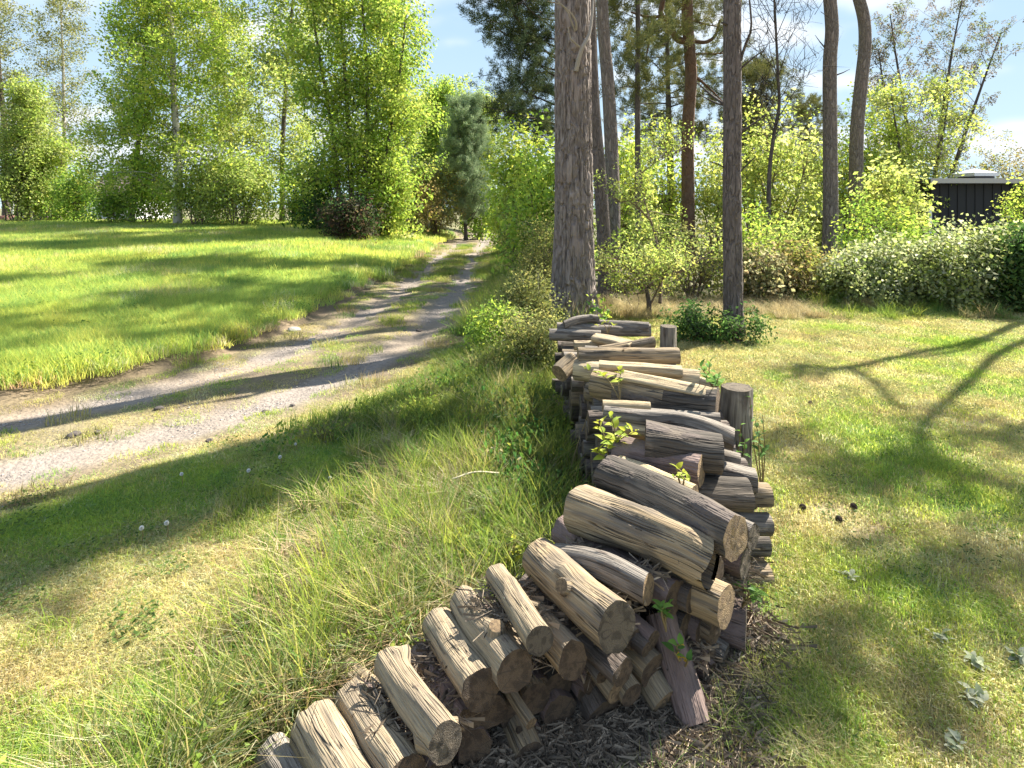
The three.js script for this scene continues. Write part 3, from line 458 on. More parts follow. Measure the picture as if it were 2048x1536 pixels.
tree({ name: 'pine_tree', seed: 16, px: 1467, Z: 7.75, label: 'dark straight pine with snapped branch stubs right of the stack end', trunk: [[1466, 560], [1464, 400], [1465, 200], [1464, 0]], h: 12, r0: 0.125, r1: 0.09, tp: 1.2, sides: 84, seg: 170, flare: 0.25, vscale: 1.6, mat: BT.dark, shape: plateShape(8, 0.09, 3.6), limbs: 8, from: 0.64, len: 1.9, up: 0.3, lr: 0.3, subs: 5, per: 4, sp: 'needleFar', nm: 1, col: COL.pine, scatter: 0.7,
  extra: (t, b) => { const q = (l, r0, r1) => { const m = new MB(); m.tube(new THREE.CatmullRomCurve3(l.map(([x, y, dz]) => at(x, y, 7.75 + (dz || 0)).sub(b))).getPoints(8), taper(r0, r1, 9), 6, null, { cap: true }); part('branch_stub', m.geo(), BT.dark, t); };
    q([[1476, 140, 0], [1489, 95, -.1], [1502, 60, -.2], [1499, 0, -.2]], 0.022, 0.012); q([[1498, 62, -.2], [1520, 58, -.3], [1540, 76, -.3]], 0.008, 0.003); q([[1478, 140, 0], [1506, 116, -.1], [1528, 100, -.2]], 0.018, 0.008); q([[1478, 265, 0], [1506, 248, -.1], [1531, 230, -.2]], 0.018, 0.008); q([[1478, 345, 0], [1496, 328, -.1], [1512, 312, -.2]], 0.012, 0.005); q([[1452, 338, 0], [1436, 328, -.1], [1420, 324, -.2]], 0.012, 0.006); q([[1455, 212, 0], [1430, 196, .2], [1395, 166, .5]], 0.025, 0.01); q([[1455, 212, 0], [1432, 206, .3], [1400, 190, .6]], 0.018, 0.007); q([[1456, 52, 0], [1448, 47, -.1], [1442, 45, -.1]], 0.02, 0.012);
    const R2 = RNG(161), mats = [], bm = new MB(); for (const [px, py, H, rx, n] of [[800, 905, 5.8, 0.3, 80], [640, 930, 6, 0.34, 100], [480, 970, 6.4, 0.32, 100], [330, 1015, 6.9, 0.3, 90], [180, 1070, 7.4, 0.28, 80], [40, 1125, 7.9, 0.28, 80], [-140, 1200, 8.3, 0.3, 60]]) { const c = shadowPoint(px, py, H).sub(b); bm.tube([V(0, H - 0.5, 0), c.clone().lerp(V(0, H - 0.5, 0), 0.4).add(V(0, 0.1, 0)), c], [0.03, 0.022, 0.012], 5); for (let i = 0; i < n * 1.7; i++) mats.push({ m: orient(c.clone().add(V((R2() + R2() - 1) * rx * 1.5, (R2() + R2() - 1) * rx * 0.6, (R2() + R2() - 1) * rx * 0.9)), V(R2() - 0.5, R2(), R2() - 0.5).normalize(), 0.55 + 0.35 * R2(), R2), c: pickc(COL.pine, R2) }); }
    part('branch', bm.geo(), BT.dark, t); instanced('crown', SP.needleFar, M.needle, mats, t, { kind: 'stuff' }); } });
tree({ name: 'pine_tree', seed: 17, px: 1659, Z: 15.9, label: 'straight brown pine trunk standing behind the left end of the bramble hedge', trunk: [[1661, 400], [1660, 250], [1660, 120], [1664, 60], [1660, 0]], h: 15, r0: 0.2, r1: 0.14, sides: 18, seg: 50, mat: BT.pine, flare: 0.25, limbs: 10, from: 0.64, len: 2.6, up: 0.3, lr: 0.3, subs: 5, per: 4, sp: 'needleFar', nm: 1, col: COL.pine, scatter: 0.7, extra: (t, b) => stubs(t, b, 15.9, [[1673, 150, 1700, 138], [1648, 222, 1622, 214], [1672, 330, 1688, 322], [1650, 96, 1630, 70]]) });
tree({ name: 'pine_tree', seed: 18, px: 1712, Z: 19, label: 'curved brown pine trunk bending left at the top, second from the shed', trunk: [[1712, 420], [1714, 260], [1722, 170], [1730, 90], [1728, 40], [1716, -10]], h: 15, r0: 0.23, r1: 0.15, sides: 16, seg: 40, mat: BT.pine, flare: 0.2, limbs: 10, from: 0.66, len: 2.6, up: 0.3, lr: 0.3, subs: 5, per: 4, sp: 'needleFar', nm: 1, col: COL.pine, scatter: 0.7 });
tree({ name: 'pine_tree', seed: 19, px: 1128, Z: 19, label: 'dark pine behind the thickest trunk with boughs reaching left over the track', h: 12.5, r0: 0.18, r1: 0.05, sides: 12, mat: BT.dark, limbs: 30, from: 0.28, len: 3.4, az: [2.2, 4.4], up: 0.05, bend: 0.25, lr: 0.3, subs: 7, per: 7, sp: 'needleFar', nm: 1, col: COL.pine, scatter: 0.5, sz: 0.9, profile: () => 0.75 });
tree({ name: 'pine_tree', seed: 20, px: 1500, Z: 24, label: 'distant olive pine whose crown shows right of the dark straight pine', h: 7.8, r0: 0.16, r1: 0.04, mat: BT.dark, limbs: 24, from: 0.35, len: 2.0, up: 0.2, lr: 0.3, subs: 6, per: 6, sp: 'needleFar', nm: 1, col: COL.pineO, scatter: 0.6 });
tree({ name: 'pine_tree', seed: 21, px: 1340, Z: 25, label: 'olive pine filling the gap between thin trunk and reddish pine', h: 11, r0: 0.2, r1: 0.05, mat: BT.dark, limbs: 30, from: 0.38, len: 3.2, up: 0.2, lr: 0.3, subs: 6, per: 5, sp: 'needleFar', nm: 1, col: COL.pineO, scatter: 0.7 });
tree({ name: 'pine_tree', seed: 22, px: 1605, Z: 36, label: 'small far pine top left of the straight brown trunk', h: 8.2, r0: 0.16, r1: 0.04, mat: BT.dark, limbs: 22, from: 0.35, len: 2.2, up: 0.2, lr: 0.3, subs: 6, per: 5, sp: 'needleFar', nm: 1, col: COL.pineO, scatter: 0.6 });
tree({ name: 'young_pine', seed: 23, px: 932, Z: 32, label: 'grey-green young conifer beside the far end of the track', h: 7.6, r0: 0.1, r1: 0.02, mat: BT.dark, limbs: 64, from: 0.1, len: 2.6, up: 0.45, bend: 0.4, lr: 0.3, subs: 5, per: 5, sp: 'needleFar', nm: 1, col: COL.grey, scatter: 0.35, profile: (f) => 1.1 - f, sz: 1.1 });
// --- birches and their neighbours behind the meadow
tree({ name: 'birch_tree', seed: 31, px: 355, Z: 29, label: 'tall dense birch with the pale trunk in the middle of the tree line', h: 17, trunk: [[357, 380], [355, 300], [348, 200], [345, 100], [340, 0]], r0: 0.2, r1: 0.06, mat: BT.birch, flare: 0.2, limbs: 52, from: 0.08, len: 4.4, up: 0.7, bend: -0.6, lr: 0.2, subs: 6, per: 4, hang: 1, sp: 'birch', col: COL.birch, scatter: 0.8, profile: (f) => 0.9 - 0.4 * f });
tree({ name: 'birch_tree', seed: 32, px: 262, Z: 30, label: 'dense green birch forming the left shoulder of the big crown', h: 16, r0: 0.14, r1: 0.05, mat: BT.dark, flare: 0.2, limbs: 40, from: 0.12, len: 3.1, up: 0.6, bend: -0.6, lr: 0.2, subs: 5, per: 4, hang: 1, sp: 'birch', col: COL.green, scatter: 0.7, profile: (f) => 0.9 - 0.3 * f });
tree({ name: 'birch_tree', seed: 33, px: 565, Z: 31, label: 'leafy birch between the tallest birch and the many-stemmed tree', h: 15.5, r0: 0.15, r1: 0.05, mat: BT.dark, flare: 0.2, limbs: 40, from: 0.12, len: 3.6, up: 0.6, bend: -0.4, lr: 0.2, subs: 5, per: 4, hang: 1, sp: 'birch', col: COL.lime, scatter: 0.8, profile: (f) => 0.9 - 0.45 * f });
tree({ name: 'birch_tree', seed: 34, px: 470, Z: 34, label: 'pale green birch crown seen behind the gap of the tree line', h: 13.5, r0: 0.15, r1: 0.05, mat: BT.birch, flare: 0.2, limbs: 40, from: 0.12, len: 3.6, up: 0.6, bend: -0.4, lr: 0.2, subs: 5, per: 4, hang: 1, sp: 'birch', col: COL.lime, scatter: 0.8, profile: (f) => 0.95 - 0.45 * f });
tree({ name: 'broadleaf_tree', seed: 35, px: 705, Z: 24, label: 'many-stemmed leafy tree above the dark bush by the track', h: 12.5, r0: 0.12, r1: 0.03, mat: BT.dark, flare: 0.2, stems: [{ k: 1, dx: 0, a: 2, l: 0.03 }, { k: 0.92, dx: 0.4, a: 0.1, l: 0.10 }, { k: 0.85, dx: -0.4, a: 3.0, l: 0.12 }, { k: 0.75, dx: 0.7, a: 0, l: 0.2 }], limbs: 24, from: 0.1, len: 3.0, up: 0.7, bend: -0.1, lr: 0.25, subs: 5, per: 4, sp: 'broad', col: COL.birch, scatter: 0.7, profile: (f) => 0.95 - 0.4 * f });
tree({ name: 'broadleaf_tree', seed: 36, px: 800, Z: 29, label: 'thin open-crowned tree at the right end of the tree line', h: 11.5, r0: 0.1, r1: 0.02, mat: BT.dark, flare: 0.2, limbs: 44, from: 0.2, len: 2.0, up: 0.9, bend: 0.1, lr: 0.25, subs: 5, per: 3, sp: 'broad', col: COL.birch, scatter: 0.6, sz: 0.85, profile: (f) => 0.95 - 0.6 * f });
tree({ name: 'birch_tree', seed: 37, px: 130, Z: 36, label: 'slim sparse birch standing alone against the sky on the left', h: 14.5, trunk: [[130, 380], [128, 250], [126, 120], [122, 30]], r0: 0.15, r1: 0.03, mat: BT.birch, flare: 0.2, limbs: 44, from: 0.25, len: 2.2, up: 0.8, bend: -0.5, lr: 0.16, subs: 5, per: 2, hang: 1, sp: 'birch', col: COL.olive, scatter: 0.6, sz: 0.75 });
tree({ name: 'birch_tree', seed: 38, px: 12, Z: 36, label: 'leaning brown-trunked birch at the left edge of the picture', h: 15, trunk: [[14, 360], [8, 240], [0, 160], [-6, 60]], r0: 0.22, r1: 0.05, mat: BT.dark, flare: 0.2, limbs: 40, from: 0.25, len: 3.2, up: 0.8, bend: -0.5, lr: 0.2, subs: 5, per: 3, hang: 1, sp: 'birch', col: COL.olive, scatter: 0.7, sz: 0.8 });
tree({ name: 'sapling', seed: 39, px: 64, Z: 33, label: 'pale-barked young tree among the bushes left of the slim birch', h: 7.5, r0: 0.07, r1: 0.02, mat: BT.birch, limbs: 26, from: 0.2, len: 1.6, up: 0.8, lr: 0.3, subs: 5, per: 4, sp: 'broad', col: COL.lime, scatter: 0.6 });
tree({ name: 'broadleaf_tree', seed: 40, px: 950, Z: 42, label: 'soft yellow-green tree behind the young conifer', h: 9.2, r0: 0.14, r1: 0.03, mat: BT.dark, limbs: 50, from: 0.12, len: 2.2, up: 0.9, lr: 0.25, subs: 5, per: 5, sp: 'broad', col: COL.lime, scatter: 0.8, profile: (f) => 1 - 0.5 * f, sz: 1.1 });
tree({ name: 'birch_tree', seed: 41, px: 850, Z: 38, label: 'taller pointed green tree behind the tawny bush by the track', h: 9.5, r0: 0.12, r1: 0.03, mat: BT.dark, limbs: 46, from: 0.1, len: 2.4, up: 0.7, lr: 0.25, subs: 5, per: 5, hang: 1, sp: 'birch', col: COL.green, scatter: 0.8, profile: (f) => 1 - 0.6 * f });
// --- right-hand background trees
tree({ name: 'bare_tree', seed: 42, px: 1536, Z: 16, label: 'thin bare-twigged tree left of the straight brown trunk', h: 8.2, trunk: [[1537, 420], [1540, 330], [1548, 270], [1558, 215], [1556, 150]], r0: 0.075, r1: 0.02, mat: BT.dark, limbs: 20, from: 0.42, len: 2.4, up: 1.3, bend: 0.5, lr: 0.32, subs: 7, subup: 0.6, per: 4, sp: 'twigs', col: [[0.2, 0.17, 0.13], [0.25, 0.21, 0.15]], scatter: 0.3, sz: 0.8 });
tree({ name: 'broadleaf_tree', seed: 43, px: 1845, Z: 24, label: 'open tree with withered brown leaves rising left of the shed', h: 10.6, r0: 0.11, r1: 0.02, mat: BT.dark, stems: [{ k: 1, a: 0, l: 0.16 }, { k: 0.95, dx: -0.3, a: 3.0, l: 0.05 }, { k: 0.9, dx: 0.2, a: 0.1, l: 0.34 }, { k: 0.8, dx: -0.5, a: 3.1, l: 0.16 }], limbs: 20, from: 0.25, len: 2.0, up: 1.1, bend: 0.2, lr: 0.25, subs: 5, subup: 0.4, per: 3, sp: 'dead', col: [[0.13, 0.11, 0.09], [0.17, 0.145, 0.115], [0.16, 0.2, 0.06]], scatter: 0.4, sz: 0.7 });
tree({ name: 'broadleaf_tree', seed: 44, px: 1838, Z: 21, label: 'light green leafing tree below the withered one beside the shed', h: 6.6, r0: 0.08, r1: 0.02, mat: BT.dark, stems: [{ k: 1, a: 0, l: 0.2 }, { k: 0.9, dx: -0.3, a: 2.8, l: 0.12 }], limbs: 18, from: 0.2, len: 1.6, up: 1.0, lr: 0.3, subs: 5, per: 3, sp: 'mid', col: COL.lime, scatter: 0.5, sz: 0.9 });
// small crooked tree behind the stack
tree({ name: 'crooked_bush', plantcat: 'bush', seed: 45, px: 1296, Z: 9.2, label: 'small crooked bush with bare forking branches behind the stack end', h: 0.5, trunk: [[1298, 610], [1292, 575]], r0: 0.045, r1: 0.03, mat: BT.dark, limbs: 0, extra: (t, b, R) => { const m = new MB(), lv = [], q = (l, r0, r1) => { const p = new THREE.CatmullRomCurve3(l.map(([x, y, dz]) => at(x, y, 9.2 + (dz || 0)).sub(b))).getPoints(12); m.tube(p, taper(r0, r1, 13), 6, null); for (let k = 0; k < 22; k++) { const s = along(p, 0.25 + 0.75 * R()), e = limb(s, V(R() - 0.5, R() * 0.8 - 0.1, R() - 0.5), 0.35 + 0.35 * R(), 4, R, 0.5); m.tube(e, taper(0.007, 0.002, 5), 3, null); for (let z = 0; z < 2; z++) lv.push({ m: orient(along(e, R()), V(R() - 0.5, R(), R() - 0.5).normalize(), 0.5 + 0.3 * R(), R), c: pickc(COL.lime, R) }); } };
  q([[1294, 576], [1262, 558, .2], [1228, 543, .3], [1190, 540, .4]], 0.03, 0.012); q([[1292, 578], [1275, 550, -.2], [1248, 530, -.3], [1232, 508, -.3]], 0.022, 0.008); q([[1296, 574], [1330, 552, .1], [1370, 540, .2], [1425, 500, .3]], 0.03, 0.01); q([[1320, 606, 0], [1322, 560, .2], [1310, 470, .5], [1288, 400, .6], [1282, 340, .7]], 0.03, 0.012); q([[1284, 345, .7], [1320, 320, .7], [1366, 300, .6]], 0.012, 0.005); q([[1300, 440, .5], [1262, 405, .3], [1228, 404, .2]], 0.018, 0.006); q([[1290, 585], [1262, 588, -.2], [1225, 582, -.3]], 0.018, 0.008); q([[1300, 610], [1318, 575, -.1], [1328, 548, -.3]], 0.02, 0.01);
  part('branch', m.geo(), BT.twig, t); instanced('foliage', SP.small, M.leaf, lv, t, { kind: 'stuff' }); } });
// --- bushes
const bushes = [
  // left background
  [40, 33, 2.6, 5.4, 900, 'broad', 'lime', 'yellow-green bush at the left edge of the tree line'],
  [115, 34, 1.9, 4.6, 700, 'broad', 'birch', 'bright bush below the slim sparse birch'],
  [150, 32, 0.9, 3.0, 300, 'broad', 'green', 'green bush in front of the white house'],
  [395, 28.5, 1.5, 2.6, 420, 'broad', 'lime', 'pale undergrowth right of the tallest birch trunk'],
  [480, 28, 1.7, 2.9, 520, 'broad', 'lime', 'sunlit undergrowth between the two leafy birches'],
  [225, 30, 0.9, 1.6, 200, 'broad', 'green', 'low undergrowth at the foot of the left birch'],
  [300, 30, 1.3, 2.4, 300, 'broad', 'green', 'shaded undergrowth between the two dark trunks'],
  [600, 28, 1.5, 2.2, 420, 'broad', 'birch', 'undergrowth below the leafy birch beside the dark bush'],
  [645, 25, 1.0, 3.2, 300, 'broad', 'deep', 'dark green bush behind the brown-leaved bush'],
  [870, 31, 1.5, 4.6, 620, 'mid', 'tawny', 'tall tawny bush left of the young conifer'],
  [826, 29, 1.2, 3.0, 420, 'mid', 'tawny', 'lower brownish bush at the bend of the track'],
  [770, 25, 1.2, 3.8, 480, 'broad', 'birch', 'yellow-green bush behind the dry grass by the track'],
  [1002, 46, 1.2, 2.6, 260, 'broad', 'green', 'far green bush at the end of the track'],
  [960, 33, 0.9, 1.5, 160, 'broad', 'green', 'low bush at the foot of the young conifer'],
  [1026, 60, 2.2, 3.8, 260, 'broad', 'lime', 'farthest pale bush above the end of the track'],
  // right of the track
  [1062, 17, 1.0, 3.6, 850, 'mid', 'birch', 'tall bright green bush between the track and the thickest trunk'],
  [1092, 13, 0.8, 2.9, 700, 'mid', 'green', 'green bush hugging the left side of the thickest trunk'],
  [1040, 22, 1.0, 2.6, 520, 'mid', 'birch', 'bush on the right verge where the track narrows'],
  [1035, 14, 0.55, 1.7, 420, 'tiny', 'olive', 'olive bush on the verge half way along the track'],
  [1076, 9.4, 0.5, 1.5, 520, 'tiny', 'olive', 'olive small-leaved bush left of the thickest trunk'],
  [1056, 7.4, 0.36, 0.75, 420, 'tiny', 'olive', 'low straggly bush beside the far end of the stack'],
  [1066, 6.0, 0.26, 0.5, 300, 'tiny', 'olive', 'lowest olive bush against the left face of the stack'],
  [1005, 6.8, 0.25, 0.36, 200, 'tiny', 'green', 'small green bush between low olive bush and track'],
  // behind the trunks
  [1240, 18, 1.2, 3.7, 640, 'mid', 'birch', 'yellow-green bush behind the slender leaning trunk'],
  [1320, 20, 1.9, 4.6, 900, 'mid', 'birch', 'large bush behind the crooked bush'],
  [1436, 19, 1.1, 3.6, 560, 'mid', 'lime', 'pale bush between the reddish pine and the dark pine'],
  [1290, 12.2, 0.7, 1.4, 380, 'small', 'lime', 'low pale undergrowth behind the stack end'],
  [1385, 10.8, 0.7, 1.3, 380, 'small', 'olive', 'olive undergrowth left of the dark straight pine'],
  [1400, 7.6, 0.30, 0.30, 300, 'small', 'deep', 'dark green leafy clump between stack end and dark pine'],
  [1478, 7.4, 0.22, 0.28, 260, 'small', 'deep', 'dark green clump round the foot of the dark straight pine'],
  [1180, 8.0, 0.16, 0.26, 90, 'small', 'green', 'green shoots at the foot of the thickest trunk'],
  [1530, 18, 1.6, 4.6, 950, 'mid', 'lime', 'bright bush round the thin bare-twigged tree'],
  [1605, 24, 1.7, 4.6, 700, 'mid', 'lime', 'tall pale bush before the slatted roof'],
  [1556, 12.8, 0.8, 1.3, 480, 'small', 'lime', 'pale low bush left of the straight brown trunk'],
  [1500, 11.2, 0.6, 1.5, 420, 'small', 'birch', 'yellow-green bush right behind the dark straight pine'],
  [1760, 22, 1.9, 5.4, 1100, 'mid', 'birch', 'large bright bush right of the curved trunk'],
  [1690, 21, 1.3, 3.6, 560, 'mid', 'birch', 'bush between the two brown pine trunks'],
  [1795, 17, 1.0, 2.7, 650, 'mid', 'lime', 'bush left of the black shed wall'],
  [1790, 13.4, 1.1, 1.6, 700, 'small', 'green', 'green bush behind the left part of the bramble hedge'],
  [1915, 14.5, 0.9, 0.95, 420, 'small', 'lime', 'pale bush standing before the black shed'],
  [2068, 14.0, 0.75, 2.2, 520, 'small', 'birch', 'feathery green bush at the right edge covering the shed corner'],
  [2010, 36, 3.2, 5.2, 800, 'broad', 'tawny', 'golden bush on the skyline behind the shed'],
  [1530, 10.6, 0.55, 0.8, 420, 'small', 'dry', 'brown withered undergrowth right of the dark pine'],
  [1600, 11.0, 0.6, 0.75, 420, 'small', 'tawny', 'withered scrub left of the bramble hedge'],
];
bushes.forEach(([px, Z, w, h, n, sp, col, label], i) => bush({ px, Z, w, h, n: Math.round(n * (Z > 10 && px > 1150 ? 0.62 : px < 700 ? 0.65 : 0.8)), stemN: 16, stemR: 0.008 + 0.007 * h, sp, col: COL[col], label, seed: 400 + i, sz: col === 'deep' && Z < 9 ? 0.62 : 1, lobes: 9, low: 0.2, gap: 0.36, grain: Math.max(0.4, w * 0.8) }));
bush({ name: 'bush', px: 706, Z: 22, w: 1.0, h: 1.15, n: 380, sp: 'mid', col: [...COL.brown, COL.deep[1], COL.deep[0]], label: 'dark brown-leaved bush at the corner of the meadow', seed: 480, lobes: 8 });
// the bramble hedge along the lawn, in four thickets
[[1712, 10.6, 0.6, 0.55, 1], [1800, 10.5, 0.75, 0.95, 2], [1900, 10.4, 0.85, 1.12, 3], [2010, 10.3, 0.95, 1.22, 4]].forEach(([px, Z, w, h, k], i) => bush({ name: 'bramble_bush', cat: 'bramble', px, Z, w, h, d: 0.8, n: 950, sp: 'bramble', col: COL.silver, label: ['low left end of the silvery bramble hedge beside withered scrub', 'second thicket of the silvery bramble hedge from its low end', 'third thicket of the bramble hedge, below the black shed', 'tall right end of the silvery bramble hedge at the picture edge'][i], seed: 500 + k, lobes: 13, low: 0.1, gap: 0.38, grain: 0.4, stemN: 16, stemR: 0.006, skirt: 0.02 }));
bush({ name: 'bush', px: 2075, Z: 9.6, w: 0.6, h: 1.05, n: 700, sp: 'small', col: COL.deep, label: 'dark green bush before the right end of the bramble hedge', seed: 520 });
// trees outside the frame on the right whose limbs shade the lawn: each limb follows the line from its shadow to the sun
{
  const R = RNG(901), b = V(11.6, 0, -12.3), t = thing('pine_tree', 'spreading pine right of the lawn casting branched shade', 'tree', b), m = new MB(), mats = [];
  const T = (l, r0, r1) => { const p = new THREE.CatmullRomCurve3(l).getPoints(16); m.tube(p.map((q) => q.clone().sub(b)), taper(r0, r1, 17), 8, null); return p; };
  const fork = shadowPoint(2130, 640, 5.4);
  T([b.clone(), V(11.6, 2.4, -12.2), fork], 0.2, 0.15);
  const L = [
    T([fork, shadowPoint(2048, 655, 6.2), shadowPoint(1930, 700, 7), shadowPoint(1800, 725, 7.8), shadowPoint(1690, 752, 8.5), shadowPoint(1600, 750, 9)], 0.085, 0.05),
    T([fork, shadowPoint(2048, 692, 6.0), shadowPoint(1985, 725, 6.3), shadowPoint(1940, 775, 6.8), shadowPoint(1880, 830, 7.4), shadowPoint(1840, 870, 7.9), shadowPoint(1835, 910, 8.4)], 0.07, 0.05),
    T([shadowPoint(1690, 752, 8.5), shadowPoint(1740, 780, 8.6), shadowPoint(1790, 835, 8.8), shadowPoint(1850, 838, 9)], 0.05, 0.03),
    T([shadowPoint(1985, 690, 6.5), shadowPoint(1900, 718, 7), shadowPoint(1760, 738, 7.6), shadowPoint(1660, 760, 8.2)], 0.04, 0.035),
  ];
  const pad = (px, py, H, rx, n) => { const c = shadowPoint(px, py, H); for (let i = 0; i < n * (py > 1060 ? 0.45 : 0.7); i++) { const e = c.clone().add(V((R() + R() - 1) * rx * 0.66, (R() + R() - 1) * rx * 0.3, (R() + R() - 1) * rx * 0.66)).sub(b); mats.push({ m: orient(e, V(R() - 0.5, R(), R() - 0.5).normalize(), 0.32 + 0.2 * R(), R), c: pickc(COL.pine, R) }); } m.tube([shadowPoint(1835, 905, 8.4), c].map((q) => q.clone().sub(b)), [0.02, 0.01], 4, null); };
  for (const [px, py, H, rx, n] of [[1620, 760, 9.2, 0.55, 60], [1700, 960, 9.4, 0.7, 110], [1580, 900, 9.4, 0.5, 50], [1880, 960, 9.2, 0.7, 90], [1990, 880, 9.0, 0.9, 140], [2040, 1010, 9.4, 0.6, 70], [1850, 1160, 9.6, 0.5, 110], [2010, 1140, 9.6, 0.6, 90], [1990, 1270, 9.8, 0.5, 60], [1720, 1300, 9.8, 0.45, 50], [1850, 1440, 10, 0.35, 40], [1550, 1430, 9.8, 0.4, 70]]) pad(px, py, H, rx, n);
  part('trunk', m.geo(), BT.red, t); instanced('crown', SP.needleFar, M.needle, mats, t, { kind: 'stuff' });
}

// ---------------------------------------------------------------- firewood
// side textures run round the log in u and along the grain in v; they repeat in both
function woodTex(s, base, alt, stain, bark, amount, crack) {
  const f = (u, v) => {
    const warp = (tfbm(u * 4, v * 4, 4, 4, s, 3) - 0.5) * 0.035, g = tfbm(u * 40 + warp * 40, v * 3, 40, 3, s + 2, 4), fine = tfbm(u * 160, v * 8, 160, 8, s + 4, 3), blot = tfbm(u * 4, v * 3, 4, 3, s + 6, 4), flake = tfbm(u * 14, v * 10, 14, 10, s + 8, 4);
    const cr = Math.abs(tfbm(u * 22 + warp * 22, v * 1, 22, 1, s + 10, 3) - 0.5) * 2, crack_ = sstep(0.045, 0.0, cr) * sstep(0.45, 0.6, tfbm(u * 6, v * 3, 6, 3, s + 12, 3)) * crack;
    const br = sstep(1 - amount - 0.1, 1 - amount + 0.05, 0.6 * blot + 0.4 * flake + 0.1), st = sstep(0.5, 0.68, 0.55 * tfbm(u * 7, v * 2, 7, 2, s + 14, 4) + 0.45 * g);
    return { g, fine, crack_, br, st, flake, blot: tfbm(u * 5, v * 4, 5, 4, s + 21, 4) };
  };
  const map = canvasTex(512, 512, (u, v) => {
    const q = f(u, v); let c = mixc(base, alt, clamp(q.g * 1.5 - 0.25)); c = mixc(c, stain, q.st * 0.9); c = mixc(c, stain.map((x) => x * 1.15), sstep(0.50, 0.64, q.blot) * 0.65); c = c.map((x) => x * (0.6 + 0.8 * q.fine));
    c = mixc(c, bark.map((x) => x * (0.6 + 0.9 * q.flake)), q.br); return mixc(c, [0.035, 0.028, 0.022], q.crack_ * 0.9);
  }, true);
  const bump = canvasTex(512, 512, (u, v) => { const q = f(u, v), k = 0.45 + 0.2 * (q.g - 0.5) + 0.15 * (q.fine - 0.5) + q.br * (0.12 + 0.5 * (q.flake - 0.4)) - 0.42 * q.crack_; return [k, k, k]; });
  return new THREE.MeshStandardMaterial({ map, bumpMap: bump, bumpScale: 0.03, roughness: 0.95 });
}
const WD = {
  tan: woodTex(700, [0.235, 0.172, 0.10], [0.345, 0.27, 0.172], [0.115, 0.094, 0.074], [0.085, 0.06, 0.048], 0.2, 1),
  cream: woodTex(745, [0.42, 0.33, 0.195], [0.54, 0.44, 0.285], [0.24, 0.19, 0.13], [0.13, 0.09, 0.07], 0.12, 1),
  pale: woodTex(730, [0.264, 0.200, 0.124], [0.344, 0.276, 0.184], [0.160, 0.128, 0.092], [0.104, 0.072, 0.052], 0.16, 1),
  grey: woodTex(760, [0.176, 0.152, 0.128], [0.256, 0.228, 0.196], [0.080, 0.068, 0.058], [0.080, 0.062, 0.052], 0.22, 1),
  dark: woodTex(790, [0.100, 0.080, 0.062], [0.176, 0.144, 0.112], [0.044, 0.038, 0.032], [0.080, 0.064, 0.056], 0.3, 1),
  bark: woodTex(820, [0.055, 0.038, 0.034], [0.115, 0.08, 0.072], [0.035, 0.027, 0.024], [0.155, 0.112, 0.10], 0.62, 0.5),
  mossy: woodTex(850, [0.128, 0.112, 0.092], [0.240, 0.224, 0.192], [0.064, 0.054, 0.044], [0.096, 0.076, 0.064], 0.5, 0.6),
};
const endTex = (s, a, b, stain) => new THREE.MeshStandardMaterial({ map: canvasTex(256, 256, (u, v) => {
  const x = u * 2 - 1, y = v * 2 - 1, w = fbm2(u * 4, v * 4, s, 3) - 0.5, r = Math.hypot(x - 0.08, y + 0.05) + w * 0.12, an = Math.atan2(y, x), ring = 0.5 + 0.5 * Math.sin(r * 75 + w * 5), bl = fbm2(u * 5, v * 5, s + 5, 5), ck = sstep(0.05, 0, Math.abs(noise2(an * 2.2 + 9, r * 0.6, s + 9) - 0.5)) * sstep(0.1, 0.3, r);
  let c = mixc(a, b, 0.42 * ring + 0.58 * fbm2(u * 30, v * 30, s + 7, 3)); c = mixc(c, stain, sstep(0.42, 0.62, bl) * 0.75); return mixc(c, [0.045, 0.034, 0.026], ck * 0.7);
}, true), bumpMap: grainBump, bumpScale: 0.006, roughness: 0.95 });
const ED = { brown: endTex(900, [0.086, 0.058, 0.036], [0.152, 0.104, 0.066], [0.05, 0.033, 0.022]), grey: endTex(920, [0.1, 0.08, 0.058], [0.159, 0.128, 0.094], [0.056, 0.044, 0.032]), warm: endTex(940, [0.255, 0.174, 0.093], [0.340, 0.242, 0.140], [0.162, 0.111, 0.068]) };
ED.orange = endTex(960, [0.391, 0.230, 0.093], [0.476, 0.306, 0.153], [0.306, 0.170, 0.076]);
